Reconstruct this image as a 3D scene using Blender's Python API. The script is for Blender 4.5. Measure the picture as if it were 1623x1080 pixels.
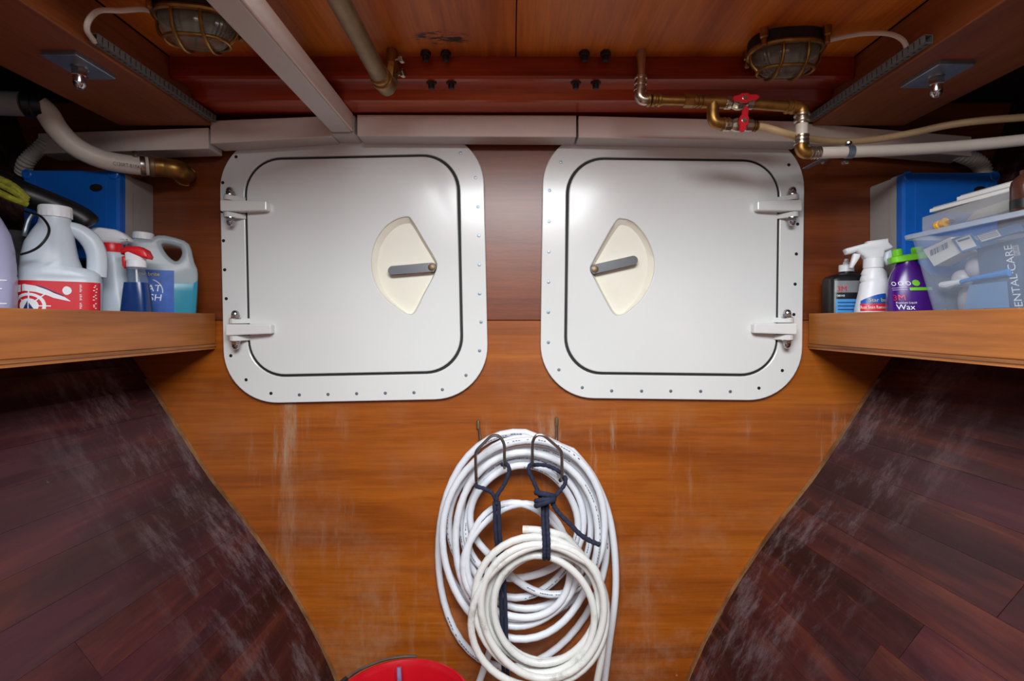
import bpy, math, random
from mathutils import Vector, Matrix
from mathutils.geometry import tessellate_polygon

for o in list(bpy.data.objects):
    bpy.data.objects.remove(o)
SC = bpy.context.scene
COL = SC.collection
R = math.radians
rnd = random.Random(7)

# ------------------------------------------------------------------ camera
HC = 1.05            # eye height above the cabin sole
YW = 1.25            # distance to the bulkhead
F = 811.0            # focal length in pixels of the 1623 wide frame
cam_data = bpy.data.cameras.new('camera')
cam = bpy.data.objects.new('camera', cam_data)
COL.objects.link(cam)
cam.location = (0, 0, HC)
cam.rotation_euler = (R(90), 0, 0)
cam_data.sensor_width = 36
cam_data.lens = 36 * F / 1623
cam_data.shift_y = -30 / 1623
cam_data.clip_start = 0.02
SC.camera = cam

# ------------------------------------------------------------------ world and daylight
world = bpy.data.worlds.new('world')
SC.world = world
world.use_nodes = True
bg = world.node_tree.nodes['Background']
bg.inputs[0].default_value = (0.84, 0.92, 1.0, 1)
bg.inputs[1].default_value = 0.26

hl = bpy.data.lights.new('deck_hatch_daylight', 'AREA')   # daylight falling through the open deck hatch overhead
hl.shape = 'RECTANGLE'
hl.size = 0.8
hl.size_y = 0.9
hl.energy = 58
hl.color = (0.93, 0.97, 1.0)
hlo = bpy.data.objects.new('deck_hatch_daylight', hl)
COL.objects.link(hlo)
hlo.location = (0, -0.15, HC + 0.60)
hlo.rotation_euler = (0, 0, 0)

vs = SC.view_settings
vs.view_transform = 'Standard'
vs.look = 'None'
vs.gamma = 1
vs.exposure = 0.0
vs.use_curve_mapping = False

# ------------------------------------------------------------------ helpers
def W(px, py, y=YW):
    return Vector(((px - 811.5) / F * y, y, HC + (510 - py) / F * y))

def lin(c):
    return c / 12.92 if c <= 0.04045 else ((c + 0.055) / 1.055) ** 2.4

def rgb(r, g, b):
    return (lin(r / 255), lin(g / 255), lin(b / 255), 1)

class NT:
    def __init__(self, name):
        self.m = bpy.data.materials.new(name)
        self.m.use_nodes = True
        self.t = self.m.node_tree
        self.b = self.t.nodes['Principled BSDF']
        self.out = self.t.nodes['Material Output']
    def n(self, kind, **kw):
        nd = self.t.nodes.new(kind)
        for k, v in kw.items():
            setattr(nd, k, v)
        return nd
    def l(self, a, b):
        self.t.links.new(a, b)
    def val(self, sock, v):
        if hasattr(v, 'is_output') or isinstance(v, bpy.types.NodeSocket):
            self.l(v, sock)
        else:
            sock.default_value = v
    def coord(self, scale=(1, 1, 1), loc=(0, 0, 0)):
        tc = self.n('ShaderNodeTexCoord')
        mp = self.n('ShaderNodeMapping')
        mp.inputs['Scale'].default_value = scale
        mp.inputs['Location'].default_value = loc
        self.l(tc.outputs['Object'], mp.inputs['Vector'])
        return mp.outputs['Vector']
    def noise(self, vec, scale=5, detail=4, rough=0.55, dist=0.0):
        nd = self.n('ShaderNodeTexNoise')
        self.l(vec, nd.inputs['Vector'])
        nd.inputs['Scale'].default_value = scale
        nd.inputs['Detail'].default_value = detail
        nd.inputs['Roughness'].default_value = rough
        nd.inputs['Distortion'].default_value = dist
        return nd.outputs['Fac']
    def ramp(self, fac, stops):
        nd = self.n('ShaderNodeValToRGB')
        cr = nd.color_ramp
        while len(cr.elements) < len(stops):
            cr.elements.new(0.5)
        for e, (p, c) in zip(cr.elements, stops):
            e.position = p
            e.color = c if len(c) == 4 else (*c, 1)
        self.l(fac, nd.inputs['Fac'])
        return nd.outputs['Color']
    def mix(self, fac, a, b, mode='MIX'):
        nd = self.n('ShaderNodeMixRGB', blend_type=mode)
        self.val(nd.inputs[0], fac)
        self.val(nd.inputs[1], a)
        self.val(nd.inputs[2], b)
        return nd.outputs[0]
    def math(self, op, a, b=0.0, clamp=False):
        nd = self.n('ShaderNodeMath', operation=op)
        nd.use_clamp = clamp
        self.val(nd.inputs[0], a)
        self.val(nd.inputs[1], b)
        return nd.outputs[0]
    def rangemap(self, v, a, b, c=0.0, d=1.0):
        nd = self.n('ShaderNodeMapRange', interpolation_type='SMOOTHSTEP')
        self.val(nd.inputs[0], v)
        for i, x in enumerate((a, b, c, d)):
            nd.inputs[1 + i].default_value = x
        return nd.outputs[0]
    def bump(self, h, strength=0.2, dist=0.002):
        nd = self.n('ShaderNodeBump')
        nd.inputs['Strength'].default_value = strength
        nd.inputs['Distance'].default_value = dist
        self.l(h, nd.inputs['Height'])
        self.l(nd.outputs['Normal'], self.b.inputs['Normal'])
    def set(self, **kw):
        for k, v in kw.items():
            self.val(self.b.inputs[k.replace('_', ' ')], v)

def M(name, col, rough=0.5, metal=0.0, var=0.12, scale=18, bump=0.0, coat=0.0, trans=0.0, alpha=None, spec=0.5, sss=0.0):
    k = NT(name)
    v = k.coord()
    nz = k.noise(v, scale, 5)
    lo = tuple(c * (1 - var) for c in col[:3]) + (1,)
    hi = tuple(min(1, c * (1 + var)) for c in col[:3]) + (1,)
    k.set(Base_Color=k.ramp(nz, [(0.3, lo), (0.7, hi)]))
    k.set(Roughness=k.math('MULTIPLY_ADD', nz, 0.12) if False else rough, Metallic=metal)
    k.b.inputs['Coat Weight'].default_value = coat
    k.b.inputs['Coat Roughness'].default_value = 0.12
    k.b.inputs['Specular IOR Level'].default_value = spec
    k.b.inputs['Transmission Weight'].default_value = trans
    if sss:
        k.b.inputs['Subsurface Weight'].default_value = sss
        k.b.inputs['Subsurface Radius'].default_value = (0.02, 0.02, 0.02)
    if bump:
        k.bump(k.noise(v, scale * 6, 4), bump, 0.001)
    if alpha is not None:
        tr = k.n('ShaderNodeBsdfTransparent')
        ms = k.n('ShaderNodeMixShader')
        ms.inputs[0].default_value = alpha
        k.l(tr.outputs[0], ms.inputs[1])
        k.l(k.b.outputs[0], ms.inputs[2])
        k.l(ms.outputs[0], k.out.inputs[0])
    return k.m

def wood_core(k, dark, mid, light, axis, grain=1.0, seed=0.0, rand=0.0):
    """varnished timber: stretched noise along an axis; returns colour socket, fine grain socket"""
    s = [9 * grain, 9 * grain, 9 * grain]
    s[axis] = 0.9 * grain
    v = k.coord(tuple(s), (seed, seed * 1.7, seed * 0.6))
    if rand:
        oi = k.n('ShaderNodeObjectInfo')
        add = k.n('ShaderNodeVectorMath', operation='ADD')
        sc = k.n('ShaderNodeVectorMath', operation='SCALE')
        comb = k.n('ShaderNodeCombineXYZ')
        for i in range(3):
            k.l(oi.outputs['Random'], comb.inputs[i])
        k.l(comb.outputs[0], sc.inputs[0])
        sc.inputs['Scale'].default_value = 37
        k.l(v, add.inputs[0])
        k.l(sc.outputs[0], add.inputs[1])
        v = add.outputs[0]
    big = k.noise(v, 1.3, 5, 0.6, 0.6)
    s2 = [170, 170, 170]
    s2[axis] = 6
    fine = k.noise(k.coord(tuple(s2)), 1.0, 3, 0.6)
    c = k.ramp(big, [(0.28, dark), (0.5, mid), (0.74, light)])
    g = k.ramp(fine, [(0.3, (0.72, 0.72, 0.72, 1)), (0.65, (1.08, 1.08, 1.08, 1))])
    c = k.mix(0.75, c, g, 'MULTIPLY')
    if rand:
        hs = k.n('ShaderNodeHueSaturation')
        k.l(k.math('MULTIPLY_ADD', oi.outputs['Random'], rand) if False else k.rangemap(oi.outputs['Random'], 0, 1, 1 - rand, 1 + rand), hs.inputs['Value'])
        k.l(c, hs.inputs['Color'])
        c = hs.outputs[0]
    return c, fine

def wood(name, dark, mid, light, axis, rough=0.35, coat=0.2, grain=1.0, seed=0.0, rand=0.0, spec=0.5):
    k = NT(name)
    c, fine = wood_core(k, dark, mid, light, axis, grain, seed, rand)
    k.set(Base_Color=c, Roughness=rough)
    k.b.inputs['Coat Weight'].default_value = coat
    k.b.inputs['Coat Roughness'].default_value = 0.2
    k.b.inputs['Specular IOR Level'].default_value = spec
    k.bump(fine, 0.12, 0.0008)
    return k.m

# mesh builder -----------------------------------------------------------
class MB:
    def __init__(self):
        self.v, self.f = [], []
    def add(self, vs, fs, mx=None):
        n = len(self.v)
        self.v += [(mx @ Vector(p)) if mx else Vector(p) for p in vs]
        self.f += [tuple(i + n for i in f) for f in fs]
        return self
    def box(self, lo, hi, mx=None):
        x0, y0, z0 = lo
        x1, y1, z1 = hi
        vs = [(x0, y0, z0), (x1, y0, z0), (x1, y1, z0), (x0, y1, z0), (x0, y0, z1), (x1, y0, z1), (x1, y1, z1), (x0, y1, z1)]
        return self.hexa(vs, mx)
    def hexa(self, vs, mx=None):
        return self.add(vs, [(0, 3, 2, 1), (4, 5, 6, 7), (0, 1, 5, 4), (1, 2, 6, 5), (2, 3, 7, 6), (3, 0, 4, 7)], mx)
    def loft(self, rings, cap0=True, cap1=True, closed=False, mx=None):
        n = len(rings[0])
        vs = [p for r in rings for p in r]
        fs = []
        m = len(rings)
        for i in range(m if closed else m - 1):
            a, b = i * n, ((i + 1) % m) * n
            for j in range(n):
                k = (j + 1) % n
                fs.append((a + j, a + k, b + k, b + j))
        if not closed:
            if cap0:
                fs.append(tuple(range(n - 1, -1, -1)))
            if cap1:
                fs.append(tuple((m - 1) * n + j for j in range(n)))
        return self.add(vs, fs, mx)
    def tube(self, pts, r, n=10, closed=False, caps=True, flat=1.0, mx=None):
        pts = [Vector(p) for p in pts]
        m = len(pts)
        rad = r if isinstance(r, (list, tuple)) else [r] * m
        rings = []
        prev = None
        for i in range(m):
            if closed:
                t = pts[(i + 1) % m] - pts[i - 1]
            else:
                t = pts[min(i + 1, m - 1)] - pts[max(i - 1, 0)]
            if t.length < 1e-9:
                t = Vector((0, 0, 1))
            t.normalize()
            if prev is None:
                up = Vector((0, 0, 1)) if abs(t.z) < 0.9 else Vector((0, 1, 0))
                a = t.cross(up).normalized()
            else:
                a = prev - t * prev.dot(t)
                a = a.normalized() if a.length > 1e-6 else t.orthogonal().normalized()
            prev = a
            b = t.cross(a)
            rings.append([pts[i] + (a * math.cos(2 * math.pi * j / n) + b * math.sin(2 * math.pi * j / n) * flat) * rad[i] for j in range(n)])
        return self.loft(rings, caps, caps, closed, mx)
    def lathe(self, prof, n=20, mx=None, sx=1.0, sy=1.0):
        rings = [[(r * math.cos(2 * math.pi * j / n) * sx, r * math.sin(2 * math.pi * j / n) * sy, z) for j in range(n)] for r, z in prof]
        return self.loft(rings, True, True, False, mx)
    def ball(self, c, r, n=14, s=(1, 1, 1), mx=None):
        c = Vector(c)
        prof = []
        rings = []
        for i in range(1, n // 2 + 1):
            a = -math.pi / 2 + math.pi * i / (n // 2 + 1)
            rings.append([c + Vector((r * math.cos(a) * math.cos(2 * math.pi * j / n) * s[0], r * math.cos(a) * math.sin(2 * math.pi * j / n) * s[1], r * math.sin(a) * s[2])) for j in range(n)])
        return self.loft(rings, True, True, False, mx)
    def prism(self, outer, layers, holes=(), mx=None, back=True, front=True):
        """outline (ccw in xy) swept along z through layers (z, inset)"""
        def off(poly, a, sgn):
            if not a:
                return [Vector(p[:2]) for p in poly]
            res = []
            n = len(poly)
            for i in range(n):
                p0, p1, p2 = Vector(poly[i - 1][:2]), Vector(poly[i][:2]), Vector(poly[(i + 1) % n][:2])
                d1, d2 = (p1 - p0), (p2 - p1)
                d1 = d1.normalized() if d1.length > 1e-9 else d2.normalized()
                d2 = d2.normalized() if d2.length > 1e-9 else d1
                nn = Vector((-d1.y - d2.y, d1.x + d2.x))
                nn = nn.normalized() if nn.length > 1e-6 else Vector((-d1.y, d1.x))
                k = max(0.5, nn.dot(Vector((-d1.y, d1.x))))
                res.append(p1 + nn * (a * sgn / k))
            return res
        loops = [(list(outer), 1)] + [(list(h), -1) for h in holes]
        allv, base = [], []
        for li, (z, ins) in enumerate(layers):
            for (poly, sgn) in loops:
                allv += [(p.x, p.y, z) for p in off(poly, ins, sgn)]
        sizes = [len(p) for p, s in loops]
        tot = sum(sizes)
        fs = []
        for li in range(len(layers) - 1):
            st = 0
            for (poly, sgn), n in zip(loops, sizes):
                a, b = li * tot + st, (li + 1) * tot + st
                for j in range(n):
                    k = (j + 1) % n
                    q = (a + j, a + k, b + k, b + j)
                    fs.append(q if sgn > 0 else q[::-1])
                st += n
        def cap(li, flip):
            st = 0
            polys = []
            for n in sizes:
                polys.append([Vector((*allv[li * tot + st + j][:2], 0)) for j in range(n)])
                st += n
            for t in tessellate_polygon(polys):
                a, b, c = [Vector(allv[li * tot + i][:2]) for i in t]
                cr = (b - a).cross(c - a)
                t = tuple(li * tot + i for i in t)
                if cr < 0:
                    t = t[::-1]
                fs.append(t[::-1] if flip else t)
        if back:
            cap(0, True)
        if front:
            cap(len(layers) - 1, False)
        return self.add(allv, fs, mx)
    def mesh(self, name, smooth=35):
        me = bpy.data.meshes.new(name)
        me.from_pydata([tuple(p) for p in self.v], [], self.f)
        me.validate()
        me.update()
        if smooth:
            me.shade_smooth()
            me.set_sharp_from_angle(angle=R(smooth))
        return me
    def build(self, name, mat, parent=None, world=False, smooth=35, label=None, bevel=0, kind=None):
        if world and parent is not None:
            inv = root_matrix(parent).inverted()
            self.v = [inv @ p for p in self.v]
        me = self.mesh(name, smooth)
        me.materials.append(mat)
        o = bpy.data.objects.new(name, me)
        COL.objects.link(o)
        if parent is not None:
            o.parent = parent
        if bevel:
            md = o.modifiers.new('bevel', 'BEVEL')
            md.width = bevel
            md.segments = 2
            md.limit_method = 'ANGLE'
        if label:
            o['label'] = label
        if kind:
            o['kind'] = kind
        return o

def root_matrix(o):
    m = o.matrix_basis.copy()
    while o.parent:
        o = o.parent
        m = o.matrix_basis @ m
    return m

def tag(o, label, cat, group=None):
    o['label'] = label
    o['category'] = cat
    if group:
        o['group'] = group
    return o

def thing(name, label, cat, loc=(0, 0, 0), mx=None, group=None):
    o = bpy.data.objects.new(name, None)
    COL.objects.link(o)
    o.empty_display_size = 0.05
    o.matrix_basis = Matrix.Translation(Vector(loc)) @ (mx or Matrix.Identity(4))
    return tag(o, label, cat, group)

def struct(o):
    o['kind'] = 'structure'
    return o

def RZ(a): return Matrix.Rotation(R(a), 4, 'Z')
def RX(a): return Matrix.Rotation(R(a), 4, 'X')
def RY(a): return Matrix.Rotation(R(a), 4, 'Y')
def TR(x, y, z): return Matrix.Translation((x, y, z))

def spline(pts, per=8, closed=False):
    pts = [Vector(p) for p in pts]
    n = len(pts)
    out = []
    rng = range(n if closed else n - 1)
    for i in rng:
        if closed:
            p0, p1, p2, p3 = pts[i - 1], pts[i], pts[(i + 1) % n], pts[(i + 2) % n]
        else:
            p0, p1, p2, p3 = pts[max(i - 1, 0)], pts[i], pts[i + 1], pts[min(i + 2, n - 1)]
        for k in range(per):
            t = k / per
            out.append(0.5 * ((2 * p1) + (p2 - p0) * t + (2 * p0 - 5 * p1 + 4 * p2 - p3) * t * t + (3 * p1 - p0 - 3 * p2 + p3) * t ** 3))
    if not closed:
        out.append(pts[-1])
    return out

def rrect(w, h, r, n=8, cx=0, cy=0):
    pts = []
    for sx, sy, a0 in ((1, -1, -90), (1, 1, 0), (-1, 1, 90), (-1, -1, 180)):
        for i in range(n + 1):
            a = R(a0 + 90 * i / n)
            pts.append((cx + sx * (w / 2 - r) + r * math.cos(a), cy + sy * (h / 2 - r) + r * math.sin(a)))
    return pts

def ccw(poly):
    a = sum(poly[i - 1][0] * poly[i][1] - poly[i][0] * poly[i - 1][1] for i in range(len(poly)))
    return list(poly) if a > 0 else list(poly)[::-1]

def align(p, q):
    """matrix whose z axis runs from p to q"""
    p, q = Vector(p), Vector(q)
    return Matrix.Translation(p) @ (q - p).to_track_quat('Z', 'Y').to_matrix().to_4x4()

def rod(mb, p, q, r, n=14, r2=None):
    L = (Vector(q) - Vector(p)).length
    return mb.lathe([(r, 0), (r2 if r2 else r, L)], n, align(p, q))

def text2d(s, size):
    cu = bpy.data.curves.new('t', 'FONT')
    cu.body = s
    cu.size = size
    cu.resolution_u = 3
    ob = bpy.data.objects.new('t', cu)
    COL.objects.link(ob)
    dg = bpy.context.evaluated_depsgraph_get()
    me = bpy.data.meshes.new_from_object(ob.evaluated_get(dg))
    vs = [tuple(v.co) for v in me.vertices]
    fs = [tuple(p.vertices) for p in me.polygons]
    bpy.data.objects.remove(ob)
    bpy.data.curves.remove(cu)
    bpy.data.meshes.remove(me)
    return vs, fs

class Body:
    """bottle body: super-ellipse sections (z, width, depth, power, cx); front faces -y"""
    def __init__(self, secs, n=40):
        self.s, self.n = secs, n
    def at(self, z):
        S = self.s
        if z <= S[0][0]:
            return S[0][1:]
        for a, b in zip(S, S[1:]):
            if z <= b[0]:
                t = (z - a[0]) / max(1e-9, b[0] - a[0])
                return tuple(x + (y - x) * t for x, y in zip(a[1:], b[1:]))
        return S[-1][1:]
    def pt(self, th, sec, z, off=0.0):
        w, d, p, cx = sec
        c, s = math.cos(th), math.sin(th)
        return Vector((cx + (w / 2 + off) * math.copysign(abs(c) ** (2 / p), c), (d / 2 + off) * math.copysign(abs(s) ** (2 / p), s), z))
    def ring(self, z, sec=None):
        sec = sec or self.at(z)
        return [self.pt(2 * math.pi * j / self.n + 0.001, sec, z) for j in range(self.n)]
    def mb(self, z0=None, z1=None, inset=0.0):
        m = MB()
        z0 = self.s[0][0] if z0 is None else z0
        z1 = self.s[-1][0] if z1 is None else z1
        zs = sorted(set([z0, z1] + [s[0] for s in self.s if z0 < s[0] < z1]))
        rings = []
        for z in zs:
            w, d, p, cx = self.at(z)
            rings.append(self.ring(z, (max(w - inset * 2, .002), max(d - inset * 2, .002), p, cx)))
        return m.loft(rings)
    def surf(self, s, z, off):
        sec = self.at(z)
        # walk the section from the front centre to arc length s
        key = tuple(round(x, 5) for x in sec)
        tab = self.__dict__.setdefault('tab', {})
        if key not in tab:
            N = 160
            L = [0.0]
            prev = self.pt(-math.pi / 2, sec, 0)
            for i in range(1, N + 1):
                q = self.pt(-math.pi / 2 + math.pi * i / N, sec, 0)
                L.append(L[-1] + (q - prev).length)
                prev = q
            tab[key] = L
        L = tab[key]
        a = abs(s)
        N = len(L) - 1
        i = 0
        lo, hi = 0, N
        while hi - lo > 1:
            m_ = (lo + hi) // 2
            if L[m_] <= a:
                lo = m_
            else:
                hi = m_
        t = (a - L[lo]) / max(1e-9, L[hi] - L[lo])
        th = math.pi * (lo + min(t, 1)) / N
        return self.pt(-math.pi / 2 + math.copysign(th, s), sec, z, off)
    def patch(self, s0, s1, z0, z1, off=0.0007, ns=16, nz=6, zf=None):
        m = MB()
        vs = []
        for i in range(nz + 1):
            for j in range(ns + 1):
                s = s0 + (s1 - s0) * j / ns
                top = zf(s) if zf else z1
                vs.append(self.surf(s, z0 + (top - z0) * i / nz, off))
        fs = [(i * (ns + 1) + j, i * (ns + 1) + j + 1, (i + 1) * (ns + 1) + j + 1, (i + 1) * (ns + 1) + j) for i in range(nz) for j in range(ns)]
        return m.add(vs, fs)
    def text(self, s, size, u, z, off=0.0016, sx=1.0):
        vs, fs = text2d(s, size)
        return MB().add([self.surf(u + x * sx, z + y, off) for x, y, _ in vs], fs)
    def flat(self, pts, fs, off=0.0016):
        return MB().add([self.surf(x, y, off) for x, y in pts], fs)

# ------------------------------------------------------------------ materials
def bulkhead_wood(name, dark, mid, light, rough, coat, stains):
    k = NT(name)
    c, fine = wood_core(k, dark, mid, light, 0, 0.8, 2.0)
    # darker straight grain figure lines
    fig = k.noise(k.coord((1.1, 1, 16), (3, 0, 1)), 1.6, 6, 0.65, 0.8)
    c = k.mix(k.rangemap(fig, 0.52, 0.70, 0.0, 0.45), c, dark)
    if stains:
        tc = k.n('ShaderNodeTexCoord')
        sp = k.n('ShaderNodeSeparateXYZ')
        k.l(tc.outputs['Object'], sp.inputs[0])
        X, Z = sp.outputs[0], sp.outputs[2]
        # dried salt runs under the hatches and along the edges
        runs = k.rangemap(k.noise(k.coord((22, 1, 2.4), (5, 0, 0)), 1.5, 8, 0.78), 0.48, 0.74)
        soft = k.rangemap(k.noise(k.coord((5, 1, 1.3), (1, 0, 4)), 1.2, 3), 0.45, 0.66)
        zone = k.rangemap(Z, HC - 0.72, HC - 0.20, 0.25, 1.0)
        zone = k.math('MULTIPLY', zone, k.rangemap(Z, HC - 0.27, HC - 0.19, 1.0, 0.0))
        a = k.math('MULTIPLY', k.math('MULTIPLY', runs, soft), zone)
        # one strong run below the hinge side of the port hatch
        band = k.rangemap(k.math('ABSOLUTE', k.math('ADD', X, 0.545)), 0.010, 0.026, 1.0, 0.0)
        br = k.rangemap(k.noise(k.coord((16, 1, 2.2), (0, 0, 8)), 3, 7, 0.8), 0.34, 0.66)
        b = k.math('MULTIPLY', k.math('MULTIPLY', band, br), k.math('MULTIPLY', k.rangemap(Z, HC - 0.46, HC - 0.2, 0.3, 1.0), k.rangemap(Z, HC - 0.196, HC - 0.193, 1.0, 0.0)))
        # scattered scuffs
        sc = k.rangemap(k.noise(k.coord((1, 1, 0.7), (9, 0, 2)), 34, 5, 0.8), 0.66, 0.78)
        sc = k.math('MULTIPLY', sc, k.rangemap(k.noise(k.coord((1, 1, 1), (2, 0, 6)), 3.5, 2), 0.5, 0.64))
        sc = k.math('MULTIPLY', sc, k.rangemap(Z, HC - 0.2, HC - 0.3))
        dust = k.math('MULTIPLY', k.rangemap(k.noise(k.coord((1, 1, 1), (7, 0, 3)), 5, 6, 0.7), 0.46, 0.74), k.rangemap(Z, HC - 0.95, HC - 0.30, 1.0, 0.25))
        m = k.math('ADD', k.math('ADD', k.math('MULTIPLY', a, 1.1), k.math('MULTIPLY', b, 0.95)), k.math('ADD', k.math('MULTIPLY', sc, 0.9), k.math('MULTIPLY', dust, 0.42)), True)
        c = k.mix(m, c, rgb(176, 148, 120))
        k.set(Roughness=k.math('ADD', k.math('MULTIPLY', m, 0.4), rough, True))
    else:
        k.set(Roughness=rough)
    k.set(Base_Color=c)
    k.b.inputs['Coat Weight'].default_value = coat
    k.b.inputs['Coat Roughness'].default_value = 0.22
    k.bump(k.noise(k.coord((1, 1, 3)), 60, 4), 0.10, 0.001)
    return k.m

def plank_wood(name):
    k = NT(name)
    c, fine = wood_core(k, rgb(34, 13, 16), rgb(63, 26, 28), rgb(100, 47, 33), 1, 1.3, 4.0, 0.25)
    oi = k.n('ShaderNodeObjectInfo')
    c = k.mix(k.rangemap(oi.outputs['Random'], 0.55, 0.95, 0.0, 0.5), c, rgb(48, 20, 34), 'MIX')
    dk = k.rangemap(k.noise(k.coord((9, 1.1, 9), (6, 2, 0)), 1.0, 4, 0.6), 0.46, 0.66)
    c = k.mix(k.math('MULTIPLY', dk, 0.5), c, rgb(24, 12, 18))
    # orange heartwood streaks on some boards
    st = k.rangemap(k.noise(k.coord((30, 2.2, 30), (0, 3, 0)), 1.0, 4, 0.6), 0.60, 0.74)
    c = k.mix(k.math('MULTIPLY', st, 0.6), c, rgb(122, 66, 32))
    # worn, salt-whitened patches along the bulkhead joint
    tc = k.n('ShaderNodeTexCoord')
    sp = k.n('ShaderNodeSeparateXYZ')
    k.l(tc.outputs['Object'], sp.inputs[0])
    near = k.rangemap(sp.outputs[1], 0.80, 1.22)
    pt = k.rangemap(k.noise(k.coord((5, 9, 3), (2, 2, 5)), 1.6, 9, 0.80), 0.46, 0.66)
    w = k.math('MULTIPLY', k.math('MULTIPLY', near, pt), 0.7)
    sk = k.rangemap(k.noise(k.coord((1, 1, 1), (3, 3, 1)), 70, 3, 0.8), 0.735, 0.78)
    haze = k.math('MULTIPLY', k.rangemap(k.noise(k.coord((1, 0.5, 1), (8, 1, 1)), 4, 7, 0.75), 0.52, 0.80), 0.16)
    m = k.math('ADD', k.math('ADD', w, haze), k.math('MULTIPLY', sk, 0.6), True)
    c = k.mix(m, c, rgb(122, 106, 110))
    k.set(Base_Color=c, Roughness=k.math('ADD', k.math('MULTIPLY', m, 0.3), 0.42, True))
    k.b.inputs['Coat Weight'].default_value = 0.0
    k.b.inputs['Specular IOR Level'].default_value = 0.3
    k.bump(fine, 0.25, 0.001)
    return k.m

def hose_mat(name, col, grime, gcol):
    k = NT(name)
    nz = k.noise(k.coord(), 22, 6, 0.7)
    big = k.noise(k.coord((1, 1, 1), (4, 1, 2)), 7, 4, 0.6)
    g = k.math('MULTIPLY', k.rangemap(nz, 0.48, 0.75), k.rangemap(big, 0.4, 0.65))
    k.set(Base_Color=k.mix(k.math('MULTIPLY', g, grime), col, gcol), Roughness=0.38)
    return k.m

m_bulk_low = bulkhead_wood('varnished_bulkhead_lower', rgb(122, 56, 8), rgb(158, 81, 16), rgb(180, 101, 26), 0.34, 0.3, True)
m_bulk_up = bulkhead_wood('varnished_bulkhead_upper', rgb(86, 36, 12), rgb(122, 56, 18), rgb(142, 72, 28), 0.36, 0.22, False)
m_plank = plank_wood('dark_hull_planking')
m_void = M('bilge_black', rgb(26, 18, 16), 0.9)
def ceiling_wood():
    k = NT('varnished_deckhead')
    c, fine = wood_core(k, rgb(136, 60, 9), rgb(192, 102, 22), rgb(216, 130, 40), 1, 0.8, 6)
    # black scrape marks on the panel near the bolts
    tc = k.n('ShaderNodeTexCoord')
    sp = k.n('ShaderNodeSeparateXYZ')
    k.l(tc.outputs['Object'], sp.inputs[0])
    ex = k.math('DIVIDE', k.math('ADD', sp.outputs[0], 0.132), 0.062)
    ey = k.math('DIVIDE', k.math('ADD', sp.outputs[1], -0.962), 0.030)
    rr_ = k.math('ADD', k.math('MULTIPLY', ex, ex), k.math('MULTIPLY', ey, ey))
    zone = k.rangemap(rr_, 0.3, 1.0, 1.0, 0.0)
    mk = k.rangemap(k.noise(k.coord((14, 60, 1), (1, 4, 0)), 1.6, 6, 0.75), 0.49, 0.55)
    c = k.mix(k.math('MULTIPLY', zone, mk), c, rgb(30, 14, 10))
    k.set(Base_Color=c, Roughness=0.42)
    k.b.inputs['Specular IOR Level'].default_value = 0.3
    k.b.inputs['Coat Weight'].default_value = 0.06
    k.b.inputs['Coat Roughness'].default_value = 0.2
    k.bump(k.noise(k.coord((1, 1, 1)), 90, 4), 0.12, 0.001)
    return k.m
m_ceil = ceiling_wood()
m_beam = wood('mahogany_beam', rgb(88, 20, 6), rgb(150, 48, 12), rgb(196, 86, 26), 0, 0.3, 0.3, 0.8, 9, 0.0, 0.35)
m_board = wood('plywood_side_board', rgb(98, 46, 15), rgb(130, 66, 24), rgb(150, 84, 36), 1, 0.55, 0.0, 0.7, 12)
m_shelf = wood('shelf_timber', rgb(138, 74, 22), rgb(168, 98, 36), rgb(186, 116, 50), 1, 0.45, 0.15, 0.8, 15)
m_ply = wood('plywood_edge', rgb(84, 44, 20), rgb(140, 86, 44), rgb(178, 122, 70), 1, 0.6, 0.0, 2.5, 18)
m_edge = wood('pale_edge_strip', rgb(92, 58, 30), rgb(132, 92, 54), rgb(160, 122, 80), 2, 0.6, 0.0, 2.0, 21)
m_floor = wood('cabin_sole', rgb(96, 52, 24), rgb(132, 78, 38), rgb(160, 100, 54), 1, 0.5, 0.1, 1.0, 3)
m_white = M('white_gelcoat', rgb(226, 228, 226), 0.22, var=0.02, scale=3, coat=0.25)
m_pocket = M('cream_pocket_paint', rgb(236, 232, 216), 0.4, var=0.03)
m_gasket = M('black_rubber_gasket', rgb(34, 36, 36), 0.7)
m_trunk = M('white_trunking_bounce_tint', rgb(226, 210, 200), 0.5, var=0.04, scale=9, bump=0.05)  # white covers, with warm bounce light from the sole mixed into the colour
m_trunk_b = M('grey_white_trunking', rgb(198, 196, 194), 0.5, var=0.04, scale=9, bump=0.05)
m_slot = M('grey_slotted_duct', rgb(104, 104, 102), 0.55, var=0.05)
m_chrome = M('polished_steel', rgb(200, 200, 202), 0.16, 1.0, var=0.05)
m_steel = M('brushed_steel_wire', rgb(156, 152, 148), 0.3, 1.0, var=0.15, scale=40)
m_zinc = M('zinc_plate', rgb(142, 156, 168), 0.42, 0.85, var=0.15, scale=30)
m_bronze = M('aged_bronze', rgb(150, 112, 58), 0.38, 0.9, var=0.35, scale=40, bump=0.1)
m_bronze_dull = M('dull_bronze_pipe', rgb(134, 112, 84), 0.48, 0.75, var=0.2, scale=30, bump=0.1)
m_nickel = M('nickel_fitting', rgb(186, 176, 160), 0.26, 0.95, var=0.12, scale=40)
m_black = M('black_plastic', rgb(20, 20, 22), 0.4)
m_tar = M('dark_sealed_bolt', rgb(18, 10, 8), 0.6)
m_redh = M('red_lever_enamel', rgb(196, 20, 36), 0.35)
m_hosew = M('white_sanitary_hose', rgb(214, 204, 192), 0.45, var=0.05, scale=20)
m_hoset = M('tan_plastic_hose', rgb(186, 156, 116), 0.4, var=0.06, scale=20)
m_greypipe = M('grey_plastic_pipe', rgb(150, 148, 148), 0.5)
m_cable = M('white_lamp_cable', rgb(206, 196, 184), 0.45, var=0.05)
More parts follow.
